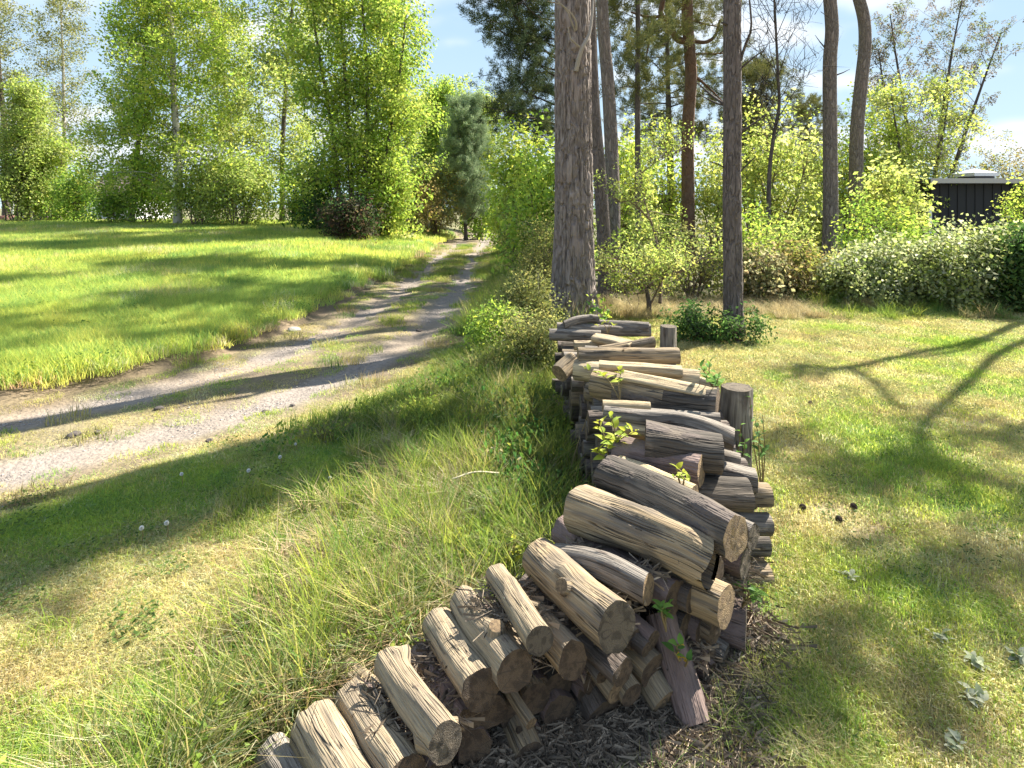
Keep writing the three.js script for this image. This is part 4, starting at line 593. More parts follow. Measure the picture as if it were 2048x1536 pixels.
// one log from a to b; knots: [t, angle, height]; opt.bow, opt.chamfer
function log(name, label, a, b, ra, rb, wood, end, seed, o = {}) {
  const R = RNG(seed), mid = a.clone().lerp(b, 0.5), low = Math.min(a.y - ra, b.y - rb), base = V(mid.x, Math.max(low, -0.02), mid.z), t = thing(name, label, o.cat || 'log', base, o.group);
  const ax = b.clone().sub(a), L = ax.length(), d = ax.clone().normalize(), up = V(0, 1, 0), n1 = up.clone().addScaledVector(d, -up.dot(d)).normalize(), n2 = V().crossVectors(d, n1);
  const seg = o.lo ? 12 : 30, rings = o.lo ? 7 : 22, ph = R() * 6.28, bow = (o.bow ?? (R() - 0.5) * 0.12) * ra, bow2 = (R() - 0.5) * 0.10 * ra, s0 = R() * 50, mb = new MB(), rows = [], knots = o.knots || [], cx = [];
  for (let i = 0; i <= rings; i++) {
    const f = i / rings, row = [], c = a.clone().lerp(b, f).addScaledVector(n1, bow * Math.sin(f * Math.PI) * 2 + (o.bend ? o.bend(f) * ra : 0)).addScaledVector(n2, bow2 * Math.sin(f * Math.PI * 1.3) * 2); cx.push(c);
    const lip = 1;
    for (let s = 0; s <= seg; s++) {
      const an = s / seg * Math.PI * 2, ca = Math.cos(an), sa = Math.sin(an);
      let r = mix(ra, rb, f) * lip * (1 + 0.14 * (noise3(ca * 0.9 + s0, sa * 0.9 + 3, f * L * 2.6) - 0.5) * 2 + 0.08 * (noise3(ca * 2.6 + s0, sa * 2.6, f * L * 8) - 0.5) * 2 + (o.lo ? 0 : (wood === 'bark' || wood === 'mossy' ? 0.10 : 0.05) * (noise3(ca * 9 + s0, sa * 9, f * L * 5) - 0.5) * 2));
      for (const [kt, ka, kh] of knots) { let da = Math.abs(an - ka); da = Math.min(da, 6.283 - da); r += kh * Math.exp(-Math.pow((f - kt) * L / (0.5 * ra), 2) - Math.pow(da / 0.5, 2)); }
      if (o.flat) { const q = Math.cos(an - o.flat[0]); if (q > 0.05) r = Math.min(r, mix(ra, rb, f) * (o.flat[1] + 0.05 * noise2(f * 9, s0, 3)) / q); } let ex = 0; if (i === rings && o.chamfer) ex = o.chamfer * (-0.5 + 0.5 * Math.cos(an - (o.chamferAt ?? 0.9)));
      row.push(mb.v(c.x + n1.x * ca * r + n2.x * sa * r + d.x * ex - base.x, c.y + n1.y * ca * r + n2.y * sa * r + d.y * ex - base.y, c.z + n1.z * ca * r + n2.z * sa * r + d.z * ex - base.z, s / seg, s0 + f * L / 0.75));
    }
    rows.push(row);
  }
  for (let i = 0; i < rings; i++) for (let s = 0; s < seg; s++) mb.quad(rows[i][s], rows[i][s + 1], rows[i + 1][s + 1], rows[i + 1][s]);
  part('log_side', mb.geo(rows), WD[wood], t);
  for (const e of [0, rings]) {
    const m = new MB(), P = mb.p, row = rows[e], sg = e ? 1 : -1, c = V(); row.slice(0, seg).forEach((k) => c.add(V(P[k * 3], P[k * 3 + 1], P[k * 3 + 2]))); c.multiplyScalar(1 / seg);
    const tw = R() * 6.28, ringsIn = o.lo ? [1, 0] : [1, 0.93, 0.66, 0.33, 0], ids = ringsIn.map((q, qi) => q === 0 ? [m.v(c.x + d.x * sg * 0.001, c.y + d.y * sg * 0.001, c.z + d.z * sg * 0.001, 0.5, 0.5)] : row.map((k, s) => { const an = s / seg * 6.283 + tw, x = mix(c.x, P[k * 3], q), y = mix(c.y, P[k * 3 + 1], q), z = mix(c.z, P[k * 3 + 2], q), lift = sg * (qi === 0 ? 0 : 0.003 * (noise2(Math.cos(an) * q * 3 + seed, Math.sin(an) * q * 3, 5) - 0.5)); return m.v(x + d.x * lift, y + d.y * lift, z + d.z * lift, 0.5 + 0.48 * q * Math.cos(an), 0.5 + 0.48 * q * Math.sin(an)); }));
    for (let q = 0; q + 1 < ids.length; q++) for (let s = 0; s < seg; s++) { const A = ids[q][s], B = ids[q][s + 1]; if (ids[q + 1].length === 1) e ? m.tri(A, B, ids[q + 1][0]) : m.tri(B, A, ids[q + 1][0]); else { const C = ids[q + 1][s + 1], D = ids[q + 1][s]; e ? m.quad(A, B, C, D) : m.quad(B, A, D, C); } }
    part('cut_end', m.geo(), ED[end], t);
  }
  for (const [f, an, len, r, cut] of o.stubs || []) {
    const i = Math.round(f * rings), c = cx[i], out = n1.clone().multiplyScalar(Math.cos(an)).addScaledVector(n2, Math.sin(an)).addScaledVector(d, 0.35).normalize(), rr = mix(ra, rb, f), p0 = c.clone().addScaledVector(out, rr * 0.6).sub(base), p1 = c.clone().addScaledVector(out, rr + len).sub(base), m = new MB();
    m.tube([p0, p0.clone().lerp(p1, 0.5), p0.clone().lerp(p1, 0.93), p1], [r * 1.6, r * 1.12, r, r * 0.9], 14, null, { vs: 1.3 }); const st = part('branch_stub', m.geo(), WD[wood], t);
    const e = new MB(), k = e.v(p1.x + out.x * 0.002, p1.y + out.y * 0.002, p1.z + out.z * 0.002, 0.5, 0.5), q1 = V().crossVectors(out, V(0.3, 1, 0.2)).normalize(), q2 = V().crossVectors(out, q1), ids = Array.from({ length: 15 }, (_, s) => e.v(p1.x + (q1.x * Math.cos(s * 0.4488) + q2.x * Math.sin(s * 0.4488)) * r * 0.9, p1.y + (q1.y * Math.cos(s * 0.4488) + q2.y * Math.sin(s * 0.4488)) * r * 0.9, p1.z + (q1.z * Math.cos(s * 0.4488) + q2.z * Math.sin(s * 0.4488)) * r * 0.9, 0.5 + 0.48 * Math.cos(s * 0.4488), 0.5 + 0.48 * Math.sin(s * 0.4488)));
    for (let s = 0; s < 14; s++) e.tri(ids[s], ids[s + 1], k); part('cut_end', e.geo(), ED[cut || end], st);
  }
  return t;
}
// [x1, y1, h1, x2, y2, h2, r1 px, r2 px, wood, end, label, options]; where x1 is null the back end is hidden and lies at front + (dx, dy, dZ)
const A = 0.3, near = [
  [545, 1510, .08, 640, 1680, .12, 40, 42, 'grey', 'brown', 'rough short log at the lowest left end of the pile, against the dry grass'],
  [632, 1452, .15, 730, 1620, .20, 48, 52, 'pale', 'brown', 'stout round-backed cracked log cut off by the bottom edge, left of the stubbed one'],
  [702, 1396, .15, 812, 1560, .22, 37, 46, 'pale', 'brown', 'pale log with a small snapped twig stub, cut off by the bottom edge', { stubs: [[0.42, 5.6, 0.02, 0.012]] }],
  [692, 1342, .11, 800, 1440, .12, 23, 24, 'pale', 'brown', 'small knobbly log end peeping out behind the pale stubbed log', { knots: [[0.1, 0.4, 0.015]] }],
  [778, 1322, .24, 890, 1487, .31, 29, 38, 'pale', 'grey', 'long cracked log with a bump at its upper end and flared grey cut end', { knots: [[0.1, 5.4, 0.03], [0.86, 2.0, 0.02]], stubs: [[0.83, 4.6, 0.02, 0.016]] }],
  [836, 1312, .15, 932, 1450, .21, 27, 30, 'bark', 'brown', 'log with whitish peeling upper end and shaggy brown bark between two pale logs'],
  [875, 1252, .22, 962, 1380, .32, 31, 40, 'pale', 'brown', 'smooth pale log with a straight crack, fourth from the picture bottom', { stubs: [[0.55, 5.2, 0.015, 0.007]] }],
  [928, 1208, .28, 1030, 1345, .37, 33, 38, 'pale', 'brown', 'big pale log with a round sawn knot on its front end', { stubs: [[0.66, 0.05, 0.03, 0.028, 'warm']], knots: [[0.66, 0.05, 0.02]] }],
  [994, 1152, .40, 1080, 1280, .47, 22, 28, 'pale', 'grey', 'thin light log with a dark knot lying across the tops of two others', { knots: [[0.3, 5.8, 0.008]], stubs: [[0.42, 4.4, 0.05, 0.010], [0.28, 5.9, 0.004, 0.012, 'brown']] }],
  [1040, 1195, .29, 1145, 1322, .35, 30, 36, 'tan', 'brown', 'golden log with a split cut end under the thin light log', { flat: [1.2, 0.78] }],
  [1044, 1168, .30, 1246, 1342, .30, 22, 27, 'mossy', 'brown', 'long shaggy log with a grey peeled strip beside the big knotted log', { flat: [0.4, 0.6], knots: [[0.7, 0.5, 0.012]] }],
  [1076, 1118, .40, 1232, 1256, .44, 36, 50, 'tan', 'grey', 'big weathered log with a sawn side knot and broad grey cut end', { stubs: [[0.56, 0.9, 0.03, 0.026, 'warm']], knots: [[0.5, 0.4, 0.025]] }],
  [1112, 1112, .43, 1298, 1178, .46, 22, 28, 'grey', 'warm', 'bluish grey log crossing behind the big side-knotted log', { bow: 0.25 }],
  [1125, 1058, .40, 1350, 1195, .40, 27, 33, 'bark', 'brown', 'purple-brown barked log below the largest tan log'],
  [1156, 1012, .54, 1437, 1132, .54, 46, 47, 'tan', 'warm', 'largest tan log, its right end sawn off slanting with a dark notch', { chamfer: 0.14, chamferAt: 0.7, bow: 0.03 }],
  [1250, 1110, .38, 1452, 1212, .38, 40, 42, 'tan', 'warm', 'golden brown log under the largest tan one, sawn end facing right'],
  [1216, 956, .60, 1474, 1076, .62, 40, 44, 'dark', 'warm', 'very dark log with a light worn right end above the largest tan one', { bow: 0.03 }],
  [1330, 990, .53, 1508, 1072, .52, 22, 26, 'grey', 'grey', 'smooth grey log sticking out right behind the dark one'],
  [1370, 1035, .47, 1493, 1090, .47, 18, 18, 'grey', 'grey', 'small grey log below the smooth grey one at the right face'],
  [1390, 1085, .40, 1490, 1128, .40, 28, 28, 'bark', 'grey', 'dark purplish log in the right face below the small grey one'],
  [1400, 1130, .32, 1492, 1166, .32, 19, 20, 'grey', 'grey', 'thin grey log end in the right face above the dark sawn butt'],
  [1270, 1195, .13, 1492, 1256, .13, 40, 45, 'bark', 'grey', 'dark butt with a big grey sawn end resting on the lawn'],
  [1300, 1180, .25, 1430, 1268, .25, 20, 20, 'tan', 'brown', 'slim brown log sloping down beside the dark butt'],
  [1340, 1240, .15, 1452, 1305, .13, 16, 17, 'grey', 'grey', 'split grey slab end below the slim brown log', { flat: [0.3, 0.3] }],
  [1318, 1225, .30, 1386, 1445, .06, 32, 36, 'bark', 'brown', 'purple-barked log sliding down to the ground with a seedling on it'],
];
const deep = [   // only the front end shows; the log runs back under the pile
  [982, 1424, .21, [-.17, -.05, .42], 33, 'dark', 'brown', 'dark brown sawn end directly below the smooth pale log'],
  [952, 1500, .13, [-.17, -.05, .42], 36, 'bark', 'brown', 'brown sawn end at the bottom below the flared log'],
  [1062, 1448, .21, [-.075, .03, .11], 13, 'tan', 'warm', 'short thin stick of wood leaning in the dark gap'],
  [1060, 1520, .075, [-.12, .02, .28], 34, 'tan', 'brown', 'light log low at the bottom edge with a snapped knot', { stubs: [[0.75, 0.3, 0.012, 0.012]] }],
  [1078, 1392, .17, [-.2, -.02, .4], 33, 'bark', 'brown', 'dark end deep in the gap under the golden split log'],
  [1122, 1425, .12, [-.2, -.02, .4], 33, 'bark', 'brown', 'ringed brown end low in front, left of the mossy log'],
  [1208, 1425, .10, [-.19, .13, .36], 34, 'mossy', 'brown', 'mossy grey log dropping to the needle-strewn ground'],
  [1236, 1383, .20, [-.22, .06, .32], 24, 'pale', 'warm', 'short pale log beside the mossy log'],
  [1264, 1390, .18, [-.2, .06, .36], 23, 'tan', 'brown', 'dark split end just right of the short pale log'],
  [1268, 1280, .31, [-.22, .04, .28], 21, 'tan', 'brown', 'small frayed log end under the broad grey cut end'],
  [1302, 1342, .20, [-.23, .08, .3], 33, 'tan', 'brown', 'half-barked log end in the middle of the front face'],
  [1332, 1408, .10, [-.15, .12, .28], 33, 'pale', 'warm', 'yellowish sawn end low in front near the purple barked log'],
  [1402, 1328, .14, [-.1, .05, .15], 10, 'bark', 'warm', 'tiny round branch end left of the smallest purple end'],
  [1420, 1343, .10, [-.12, .05, .2], 18, 'bark', 'brown', 'small purple branch end near the lawn'],
  [1306, 1282, .30, [-.2, .05, .25], 20, 'bark', 'brown', 'root-like barked end between grey log and seedling log'],
  [1232, 1345, .10, [-.2, .03, .4], 36, 'bark', 'brown', 'shadowed barked end behind the mossy log'],
];
const upper = [
  [1240, 925, .62, 1390, 985, .61, 14, 16, 'cream', 'warm', 'thin light log tucked behind the very dark log'],
  [1235, 902, .62, 1404, 940, .63, 29, 30, 'bark', 'warm', 'rough black-barked log below the short stout grey log'],
  [1290, 884, .69, 1443, 906, .67, 40, 40, 'dark', 'brown', 'short stout dark grey log left of the leafy post foot'],
  [1320, 984, .50, 1497, 986, .50, 30, 30, 'dark', 'grey', 'dark weathered log lying level behind the very dark log'],
  [1390, 944, .54, 1510, 962, .52, 24, 25, 'grey', 'grey', 'grey log end sticking out at the foot of the tall post'],
  [1238, 847, .70, 1418, 872, .70, 19, 20, 'cream', 'warm', 'light log under the bent silver log', { flat: [0.6, 0.5] }],
  [1208, 826, .74, 1468, 880, .69, 15, 20, 'grey', 'grey', 'bent silvery log drooping to the right in front of the post', { bend: (f) => 0.9 * Math.sin(f * Math.PI) - 0.3 * Math.sin(f * 6) }],
  [1232, 783, .66, 1436, 814, .66, 33, 35, 'dark', 'brown', 'thick dark mossy log ending behind the tall post'],
  [1243, 753, .77, 1432, 790, .73, 14, 15, 'cream', 'warm', 'narrow bright log sloping down to the tall post', { flat: [0.5, 0.45] }],
  [1186, 764, .70, 1330, 795, .67, 27, 30, 'tan', 'warm', 'golden log with its left end out beside the yellow seedling'],
  [1150, 738, .68, 1400, 764, .68, 20, 22, 'cream', 'warm', 'long bright log running to the bushy shoots at the right'],
  [1198, 731, .77, 1364, 742, .76, 14, 14, 'cream', 'warm', 'bright smooth log lying second behind the yellow seedling', { flat: [0.1, 0.5] }],
  [1156, 713, .76, 1357, 713, .76, 17, 16, 'tan', 'warm', 'straight light log with a small dead twig across the stack', { stubs: [[0.42, 0.6, 0.02, 0.006]] }],
  [1119, 746, .60, 1146, 722, .66, 18, 17, 'tan', 'warm', 'short log poking out to the left from the stack', { knots: [[0.9, 0.2, 0.02]] }],
  [1196, 701, .72, 1304, 684, .75, 13, 15, 'tan', 'orange', 'log with a bright orange split end on the far stack', { flat: [5.6, 0.4] }],
  [1148, 690, .70, 1225, 690, .70, 10, 10, 'cream', 'warm', 'short pale log behind the straight light log'],
  [1188, 673, .77, 1264, 690, .75, 12, 14, 'cream', 'warm', 'pale torn log crossing behind the orange-ended one', { flat: [0.2, 0.35] }],
  [1099, 669, .70, 1202, 672, .70, 11, 11, 'grey', 'grey', 'grey log jutting farthest left at the far stack'],
  [1114, 657, .74, 1301, 661, .74, 12, 12, 'grey', 'grey', 'long grey log across the far end of the stack'],
  [1128, 650, .78, 1196, 638, .82, 8, 9, 'grey', 'grey', 'crooked grey branch on top of the far end', { bow: 0.3, knots: [[0.8, 0.3, 0.012]] }],
  [1195, 647, .78, 1298, 655, .77, 9, 10, 'grey', 'grey', 'thin grey log at the very back of the stack'],
];
upper.push(
  [1205, 812, .70, 1300, 818, .69, 11, 12, 'cream', 'warm', 'short thin stick left of the thick dark mossy log'],
  [1320, 1002, .52, 1420, 1012, .50, 12, 13, 'grey', 'grey', 'thin grey stick below the level dark weathered log'],
  [1170, 700, .70, 1262, 703, .70, 9, 9, 'grey', 'grey', 'thin grey stick behind the straight light log'],
  [1225, 865, .62, 1330, 870, .62, 13, 13, 'tan', 'warm', 'golden stick under the bent silvery log near the yellow seedling'],
  [1300, 830, .62, 1440, 842, .62, 14, 14, 'grey', 'grey', 'grey stick between the mossy log and the bent silvery log'],
  [1370, 752, .70, 1432, 772, .69, 9, 10, 'cream', 'warm', 'pale stick end among the shoots at the right of the stack'],
  [1395, 905, .60, 1478, 925, .57, 16, 17, 'grey', 'brown', 'weathered log end between short stout log and tall post'],
  [1175, 783, .62, 1262, 800, .62, 18, 19, 'tan', 'brown', 'barkless log end under the golden one on the left face'],
);
near.push(
  [1180, 1205, .33, 1292, 1300, .30, 14, 15, 'mossy', 'brown', 'thin shaggy stick right of the long peeled log'],
  [1150, 1075, .40, 1330, 1160, .42, 12, 13, 'grey', 'grey', 'thin grey stick squeezed under the purple-brown log'],
  [905, 1260, .21, 985, 1375, .26, 12, 12, 'bark', 'brown', 'thin barked stick between the two biggest pale logs'],
  [1120, 1255, .26, 1205, 1352, .26, 13, 14, 'grey', 'brown', 'thin weathered stick beside the golden split log'],
  [1340, 1165, .33, 1440, 1232, .31, 13, 14, 'bark', 'brown', 'thin dark stick under the golden brown sawn log'],
  [725, 1375, .16, 815, 1500, .18, 13, 14, 'bark', 'brown', 'dark shaggy stick right of the twig-stubbed log'],
);
let sd = 3000;
const low = [];     // centre lines of what lies on top, to fill the courses below
for (const [x1, y1, h1, x2, y2, h2, r1, r2, wd, en, label, o] of [...near, ...upper]) {
  const a = onH(x1, y1, h1), b = onH(x2, y2, h2), ra = r1 * -a.z / F, rb = r2 * -b.z / F; log('firewood_log', label, a, b, ra, rb, wd, en, ++sd, o); if (near.some((q) => q[10] === label)) low.push([a, b, Math.max(ra, rb), label]);
}
for (const [x, y, h, dd, r, wd, en, label, o] of deep) { const b = onH(x, y, h), a = V(b.x + dd[0], Math.max(b.y + dd[1], 0.05), b.z - dd[2]), rb = r * -b.z / F; log('firewood_log', label, a, b, rb * 0.95, rb, wd, en, ++sd, o); }
{
  const R = RNG(66), woods = ['bark', 'dark', 'mossy', 'bark', 'tan'];
  const cut = (t) => { let w = t.split(',')[0].split(' ').slice(0, 8); while (/^(a|an|the|with|of|and|its|in|on|at|by|to|beside|under|below|behind|above|between|right|left|two|big|long|dark|small|round|front|upper|slim|very|out|off|against|side|grey|sawn|golden|thin|sticking|sloping|down|other|light|brown|pale|fourth|from|largest|across|tops|resting|squeezed|lying|cut|crossing|peeping|snapped|biggest|smooth|lowest|sliding)$/.test(w[w.length - 1])) w.pop(); return w.join(' '); };
  for (const [a, b, r, of] of low) for (let k = 1; k < 4; k++) {
    const y = Math.min(a.y, b.y) - r - 0.05 - 0.115 * (k - 1) - 0.01; if (y < 0.035) continue; const off = (R() - 0.5) * 0.06, d = b.clone().sub(a).normalize(), p = a.clone().addScaledVector(d, 0.05 + 0.03 * R()), q = b.clone().addScaledVector(d, -0.09 - 0.05 * R()); p.y = q.y = y; p.x += off; q.x += off;
    log('firewood_log', ['first', 'second', 'third'][k - 1] + ' buried log beneath the ' + cut(of), p, q, 0.05, 0.052, woods[fl(R() * 5)], 'brown', ++sd, { lo: 1, flat: R() < 0.3 ? [R() * 6.28, 0.4 + 0.4 * R()] : null, group: 'logs buried in the near pile' });
  }
  const ORD = 'first second third fourth fifth sixth seventh eighth ninth tenth eleventh twelfth thirteenth fourteenth fifteenth sixteenth seventeenth eighteenth nineteenth twentieth twenty-first twenty-second'.split(' ');
  let row = -1; for (let Z = 2.72; Z < 5.25; Z += 0.125, row++) for (let k = 0; k < 5; k++) {
    const y = 0.06 + 0.122 * k + (R() - 0.5) * 0.02, x0 = 0.46 - 0.03 * (Z - 4) + (R() - 0.5) * 0.08 - (k < 2 ? 0.02 : 0), z = Z + (k % 2) * 0.06, r = 0.05 + 0.016 * R(); if (Z < 3.1 && k === 4) continue;
    log('firewood_log', ORD[row + 1] + ' log from the near end in the ' + ['bottom', 'second', 'middle', 'fourth', 'upper hidden'][k] + ' course of the far stack', V(x0, y, -z), V(1.22 + (R() - 0.5) * 0.08, y + (R() - 0.5) * 0.03, -z), r, r * (0.9 + 0.2 * R()), ['grey', 'dark', 'mossy', 'grey', 'tan'][fl(R() * 5)], R() < 0.5 ? 'grey' : 'brown', ++sd, { lo: 1, flat: R() < 0.45 ? [R() * 6.28, 0.35 + 0.4 * R()] : null, group: 'logs in the lower courses of the far stack' });
  }
}
{ // bark crumbs and needles lodged between the near logs
  const R = RNG(31), l = []; for (const [a, b, r] of low) for (let k = 0; k < 6; k++) { const p = a.clone().lerp(b, 0.1 + 0.65 * R()), side = R() < 0.5 ? 1 : -1, d = b.clone().sub(a).normalize(), n = V(-d.z, 0, d.x).normalize(); p.addScaledVector(n, side * r * (1.02 + 0.25 * R())); p.y -= r * (0.75 + 0.6 * R()); l.push({ m: place(p.x, p.y, p.z, R() * 6.28, 0.7 + 0.5 * R(), 1, 0.3 * R(), R() * 6), c: W1.map(((q) => () => q)(0.7 + 0.4 * R())) }); }
  instanced('bark_litter', crumbs, new THREE.MeshStandardMaterial({ vertexColors: true, roughness: 1, side: THREE.DoubleSide }), l, null, { kind: 'stuff', label: 'brown needles and bark crumbs lodged between the near logs', category: 'litter' });
}
// the stakes that hold the stack
function stake(name, label, px, Z, h, r, seed) { const x = (px - CX) * Z / F; return log(name, label, V(x, -0.02, -Z), V(x + 0.005, h, -Z), r, r * 0.98, 'grey', 'grey', seed, { cat: 'post', bow: 0 }); }
stake('wooden_post', 'tall grey flat-topped post beside the right face of the stack', 1469, 3.42, 0.735, 0.094, 7001);
stake('wooden_post', 'short grey stump-like post at the far right end of the stack', 1336, 5.05, 0.76, 0.078, 7002);

// ---------------------------------------------------------------- outbuildings half hidden by the leaves
{
  const wall = std([0.018, 0.019, 0.023], 0.8), trim = std([0.42, 0.40, 0.38], 0.7), white = std([0.74, 0.75, 0.76], 0.6), felt = std([0.09, 0.085, 0.085], 0.95), dome = std([0.62, 0.68, 0.76], 0.25), kerb = std([0.07, 0.07, 0.08], 0.7);
  const b = at(1955, HY, 20).setY(0), t = thing('garden_shed', 'black flat-roofed shed with a pale pyramid roof light behind the hedge', 'shed', b), X = (px) => (px - 1955) * 20 / F, Yp = (py) => EYE - (py - HY) * 20 / F;
  const w = new MB(), x0 = X(1862), x1 = X(2180), yt = Yp(366); w.box(x0, 0, -4.2, x1, yt, 0); part('wall', w.geo().toNonIndexed(), wall, t).geometry.computeVertexNormals();
  for (let k = 0; k < 19; k++) { const m = new MB(), xx = mix(x0 + 0.02, x1 - 0.02, k / 18); m.box(xx - 0.018, 0.05, 0.001, xx + 0.018, yt - 0.03, 0.022); const g = m.geo().toNonIndexed(); g.computeVertexNormals(); part('batten', g, wall, t); }
  const flat = (m) => { const g = m.geo().toNonIndexed(); g.computeVertexNormals(); return g; };
  part('roof', flat(new MB().box(x0 - 0.22, yt + 0.003, -4.5, x1 + 0.2, yt + 0.10, 0.30)), felt, t); part('fascia', flat(new MB().box(x0 - 0.24, yt - 0.02, 0.302, x1 + 0.22, yt + 0.15, 0.335)), trim, t); part('corner_post', flat(new MB().box(x0 - 0.14, 0, 0.02, x0 - 0.045, Yp(412), 0.11)), white, t);
  const rx0 = X(1976), rx1 = X(2020), ry = yt + 0.1, rl = part('roof_light', flat(new MB().box(rx0 + 0.03, ry + 0.003, -1.6, rx1 - 0.03, ry + 0.17, -0.6)), kerb, t);
  const p = new MB(), A = [[rx0 - 0.03, ry + 0.30, -0.54], [rx1 + 0.03, ry + 0.30, -0.54], [rx1 + 0.03, ry + 0.30, -1.66], [rx0 - 0.03, ry + 0.30, -1.66]], a = p.v((rx0 + rx1) / 2, ry + 0.47, -1.1); for (let i = 0; i < 4; i++) { const q = A[i], r = A[(i + 1) % 4]; p.tri(p.v(...q), p.v(...r), a); } part('dome', flat(p), dome, rl); part('frame', flat(new MB().box(rx0 - 0.05, ry + 0.172, -1.68, rx1 + 0.05, ry + 0.30, -0.52)), white, rl);
  const fr = new MB(), gx = X(1955), fz = -2.2, F2 = [[gx - 0.34, ry, fz], [gx, ry + 0.52, fz], [gx + 0.34, ry, fz]].map((q) => V(...q)); fr.tube(F2, [0.02, 0.02, 0.02], 5, null); fr.tube(F2.map((q) => q.clone().setZ(fz - 0.7)), [0.02, 0.02, 0.02], 5, null); fr.tube([F2[1], F2[1].clone().setZ(fz - 0.7)], [0.02, 0.02], 5, null); const rg = part('ridge_light', fr.geo(), std([0.16, 0.26, 0.24], 0.5), t);
  const gl = new MB(), g0 = gl.v(gx - 0.33, ry, fz - 0.02), g1 = gl.v(gx, ry + 0.5, fz - 0.02), g2 = gl.v(gx, ry + 0.5, fz - 0.68), g3 = gl.v(gx - 0.33, ry, fz - 0.68), g4 = gl.v(gx + 0.33, ry, fz - 0.02), g5 = gl.v(gx + 0.33, ry, fz - 0.68); gl.quad(g0, g1, g2, g3); gl.quad(g4, g5, g2, g1); part('pane', gl.geo(), new THREE.MeshPhysicalMaterial({ color: new THREE.Color().setRGB(0.75, 0.88, 0.85), roughness: 0.08, transmission: 1, thickness: 0, side: THREE.DoubleSide }), rg);
  // pale slatted lean-to
  const lb = at(1606, HY, 21.5).setY(0), lt = thing('lean_to', 'pale slatted lean-to roof glimpsed left of the straight brown trunk', 'shed', lb), sl = std([0.48, 0.46, 0.44], 0.8), sx = (px) => (px - 1606) * 21.5 / F;
  for (let k = 0; k < 14; k++) { const x = mix(sx(1545), sx(1668), k / 13), m = new MB(); m.box(-0.045, -0.02, -0.95, 0.045, 0.02, 0.95); const g = flat(m); g.rotateX(0.62); g.translate(x, 2.15, 0); part('slat', g, sl, lt); }
  part('post', flat(new MB().box(sx(1548) - 0.05, 0, 0.62, sx(1548) + 0.05, 1.62, 0.72)), sl, lt); part('post', flat(new MB().box(sx(1662) - 0.05, 0, 0.62, sx(1662) + 0.05, 1.62, 0.72)), sl, lt); part('wall', flat(new MB().box(sx(1545), 0, -0.95, sx(1668), 2.55, -0.8)), std([0.10, 0.09, 0.085], 0.9), lt); part('beam', flat(new MB().box(sx(1543), 1.50, 0.63, sx(1670), 1.60, 0.71)), sl, lt);
  // dark outbuilding between the trunks
  const ob = at(1275, HY, 24).setY(0), ot = thing('outbuilding', 'dark outbuilding with pale window posts hidden between the trunks', 'shed', ob), ox = (px) => (px - 1275) * 24 / F;
  part('wall', flat(new MB().box(ox(1215), 0, -3, ox(1345), 2.2, 0)), std([0.05, 0.047, 0.05], 0.9), ot); part('roof', flat(new MB().box(ox(1208), 2.203, -3.2, ox(1352), 2.34, 0.25)), std([0.13, 0.12, 0.12], 0.95), ot);
  for (const px of [1236, 1252, 1268]) part('window_post', flat(new MB().box(ox(px) - 0.06, 0.5, 0.003, ox(px) + 0.06, 1.75, 0.05)), white, ot);
  // white house and clutter far left
  const hb = at(205, HY, 50).setY(0.5), ht = thing('house', 'white house wall glimpsed through the trees on the left', 'house', hb), hx = (px) => (px - 205) * 50 / F;
  part('wall', flat(new MB().box(hx(168), 0, -6, hx(262), 2.35, 0)), white, ht); const hr = new MB(); { const y = 2.353, a0 = hr.v(hx(160), y, 0.5), a1 = hr.v(hx(270), y, 0.5), a2 = hr.v(hx(270), y + 1.9, -3), a3 = hr.v(hx(160), y + 1.9, -3), a4 = hr.v(hx(160), y, -6.5), a5 = hr.v(hx(270), y, -6.5); hr.quad(a0, a1, a2, a3); hr.quad(a3, a2, a5, a4); hr.tri(a0, a3, a4); hr.tri(a1, a5, a2); } part('roof', flat(hr), std([0.12, 0.09, 0.085], 0.9), ht);
  const wn = part('window', flat(new MB().box(hx(226), 0.9, 0.003, hx(248), 1.9, 0.03)), std([0.05, 0.06, 0.07], 0.2), ht); part('frame', flat(new MB().box(hx(236.4), 0.9, 0.031, hx(237.6), 1.9, 0.05)), white, wn);
  const cb = at(5, HY, 38).setY(0.72), ct = thing('carport', 'pale flat-roofed shelter on thin posts at the far left edge', 'shelter', cb), cx = (px) => (px - 5) * 38 / F; part('roof', flat(new MB().box(cx(-60), 2.3, -3, cx(30), 2.5, 0)), trim, ct); for (const px of [-20, 4, 24]) part('post', flat(new MB().box(cx(px) - 0.05, 0, -0.12, cx(px) + 0.05, 2.297, -0.02)), white, ct); part('wall', flat(new MB().box(cx(-60), 0, -3, cx(30), 2.297, -2.9)), std([0.2, 0.17, 0.15], 0.9), ct);
  const heap = (px, w, h, c, label, name, cat, seed) => { const hb2 = at(px, HY, 35).setY(0.68), m = new MB(), W = w * 35 / F, R = RNG(seed), nx = 10, nz = 6; const id = []; for (let j = 0; j <= nz; j++) for (let i = 0; i <= nx; i++) { const u = i / nx * 2 - 1, v = j / nz * 2 - 1, k = Math.pow(Math.max(0, 1 - Math.pow(Math.abs(u), 4)) * Math.max(0, 1 - Math.pow(Math.abs(v), 4)), 0.5); id.push(m.v(u * W / 2, k * h * (0.85 + 0.3 * R()), v * 0.7)); } for (let j = 0; j < nz; j++) for (let i = 0; i < nx; i++) { const a = j * (nx + 1) + i; m.quad(a, a + nx + 1, a + nx + 2, a + 1); } const tt = top(name, new THREE.Mesh(m.geo(), std(c, 0.8)), { label, category: cat }); tt.position.copy(hb2); };
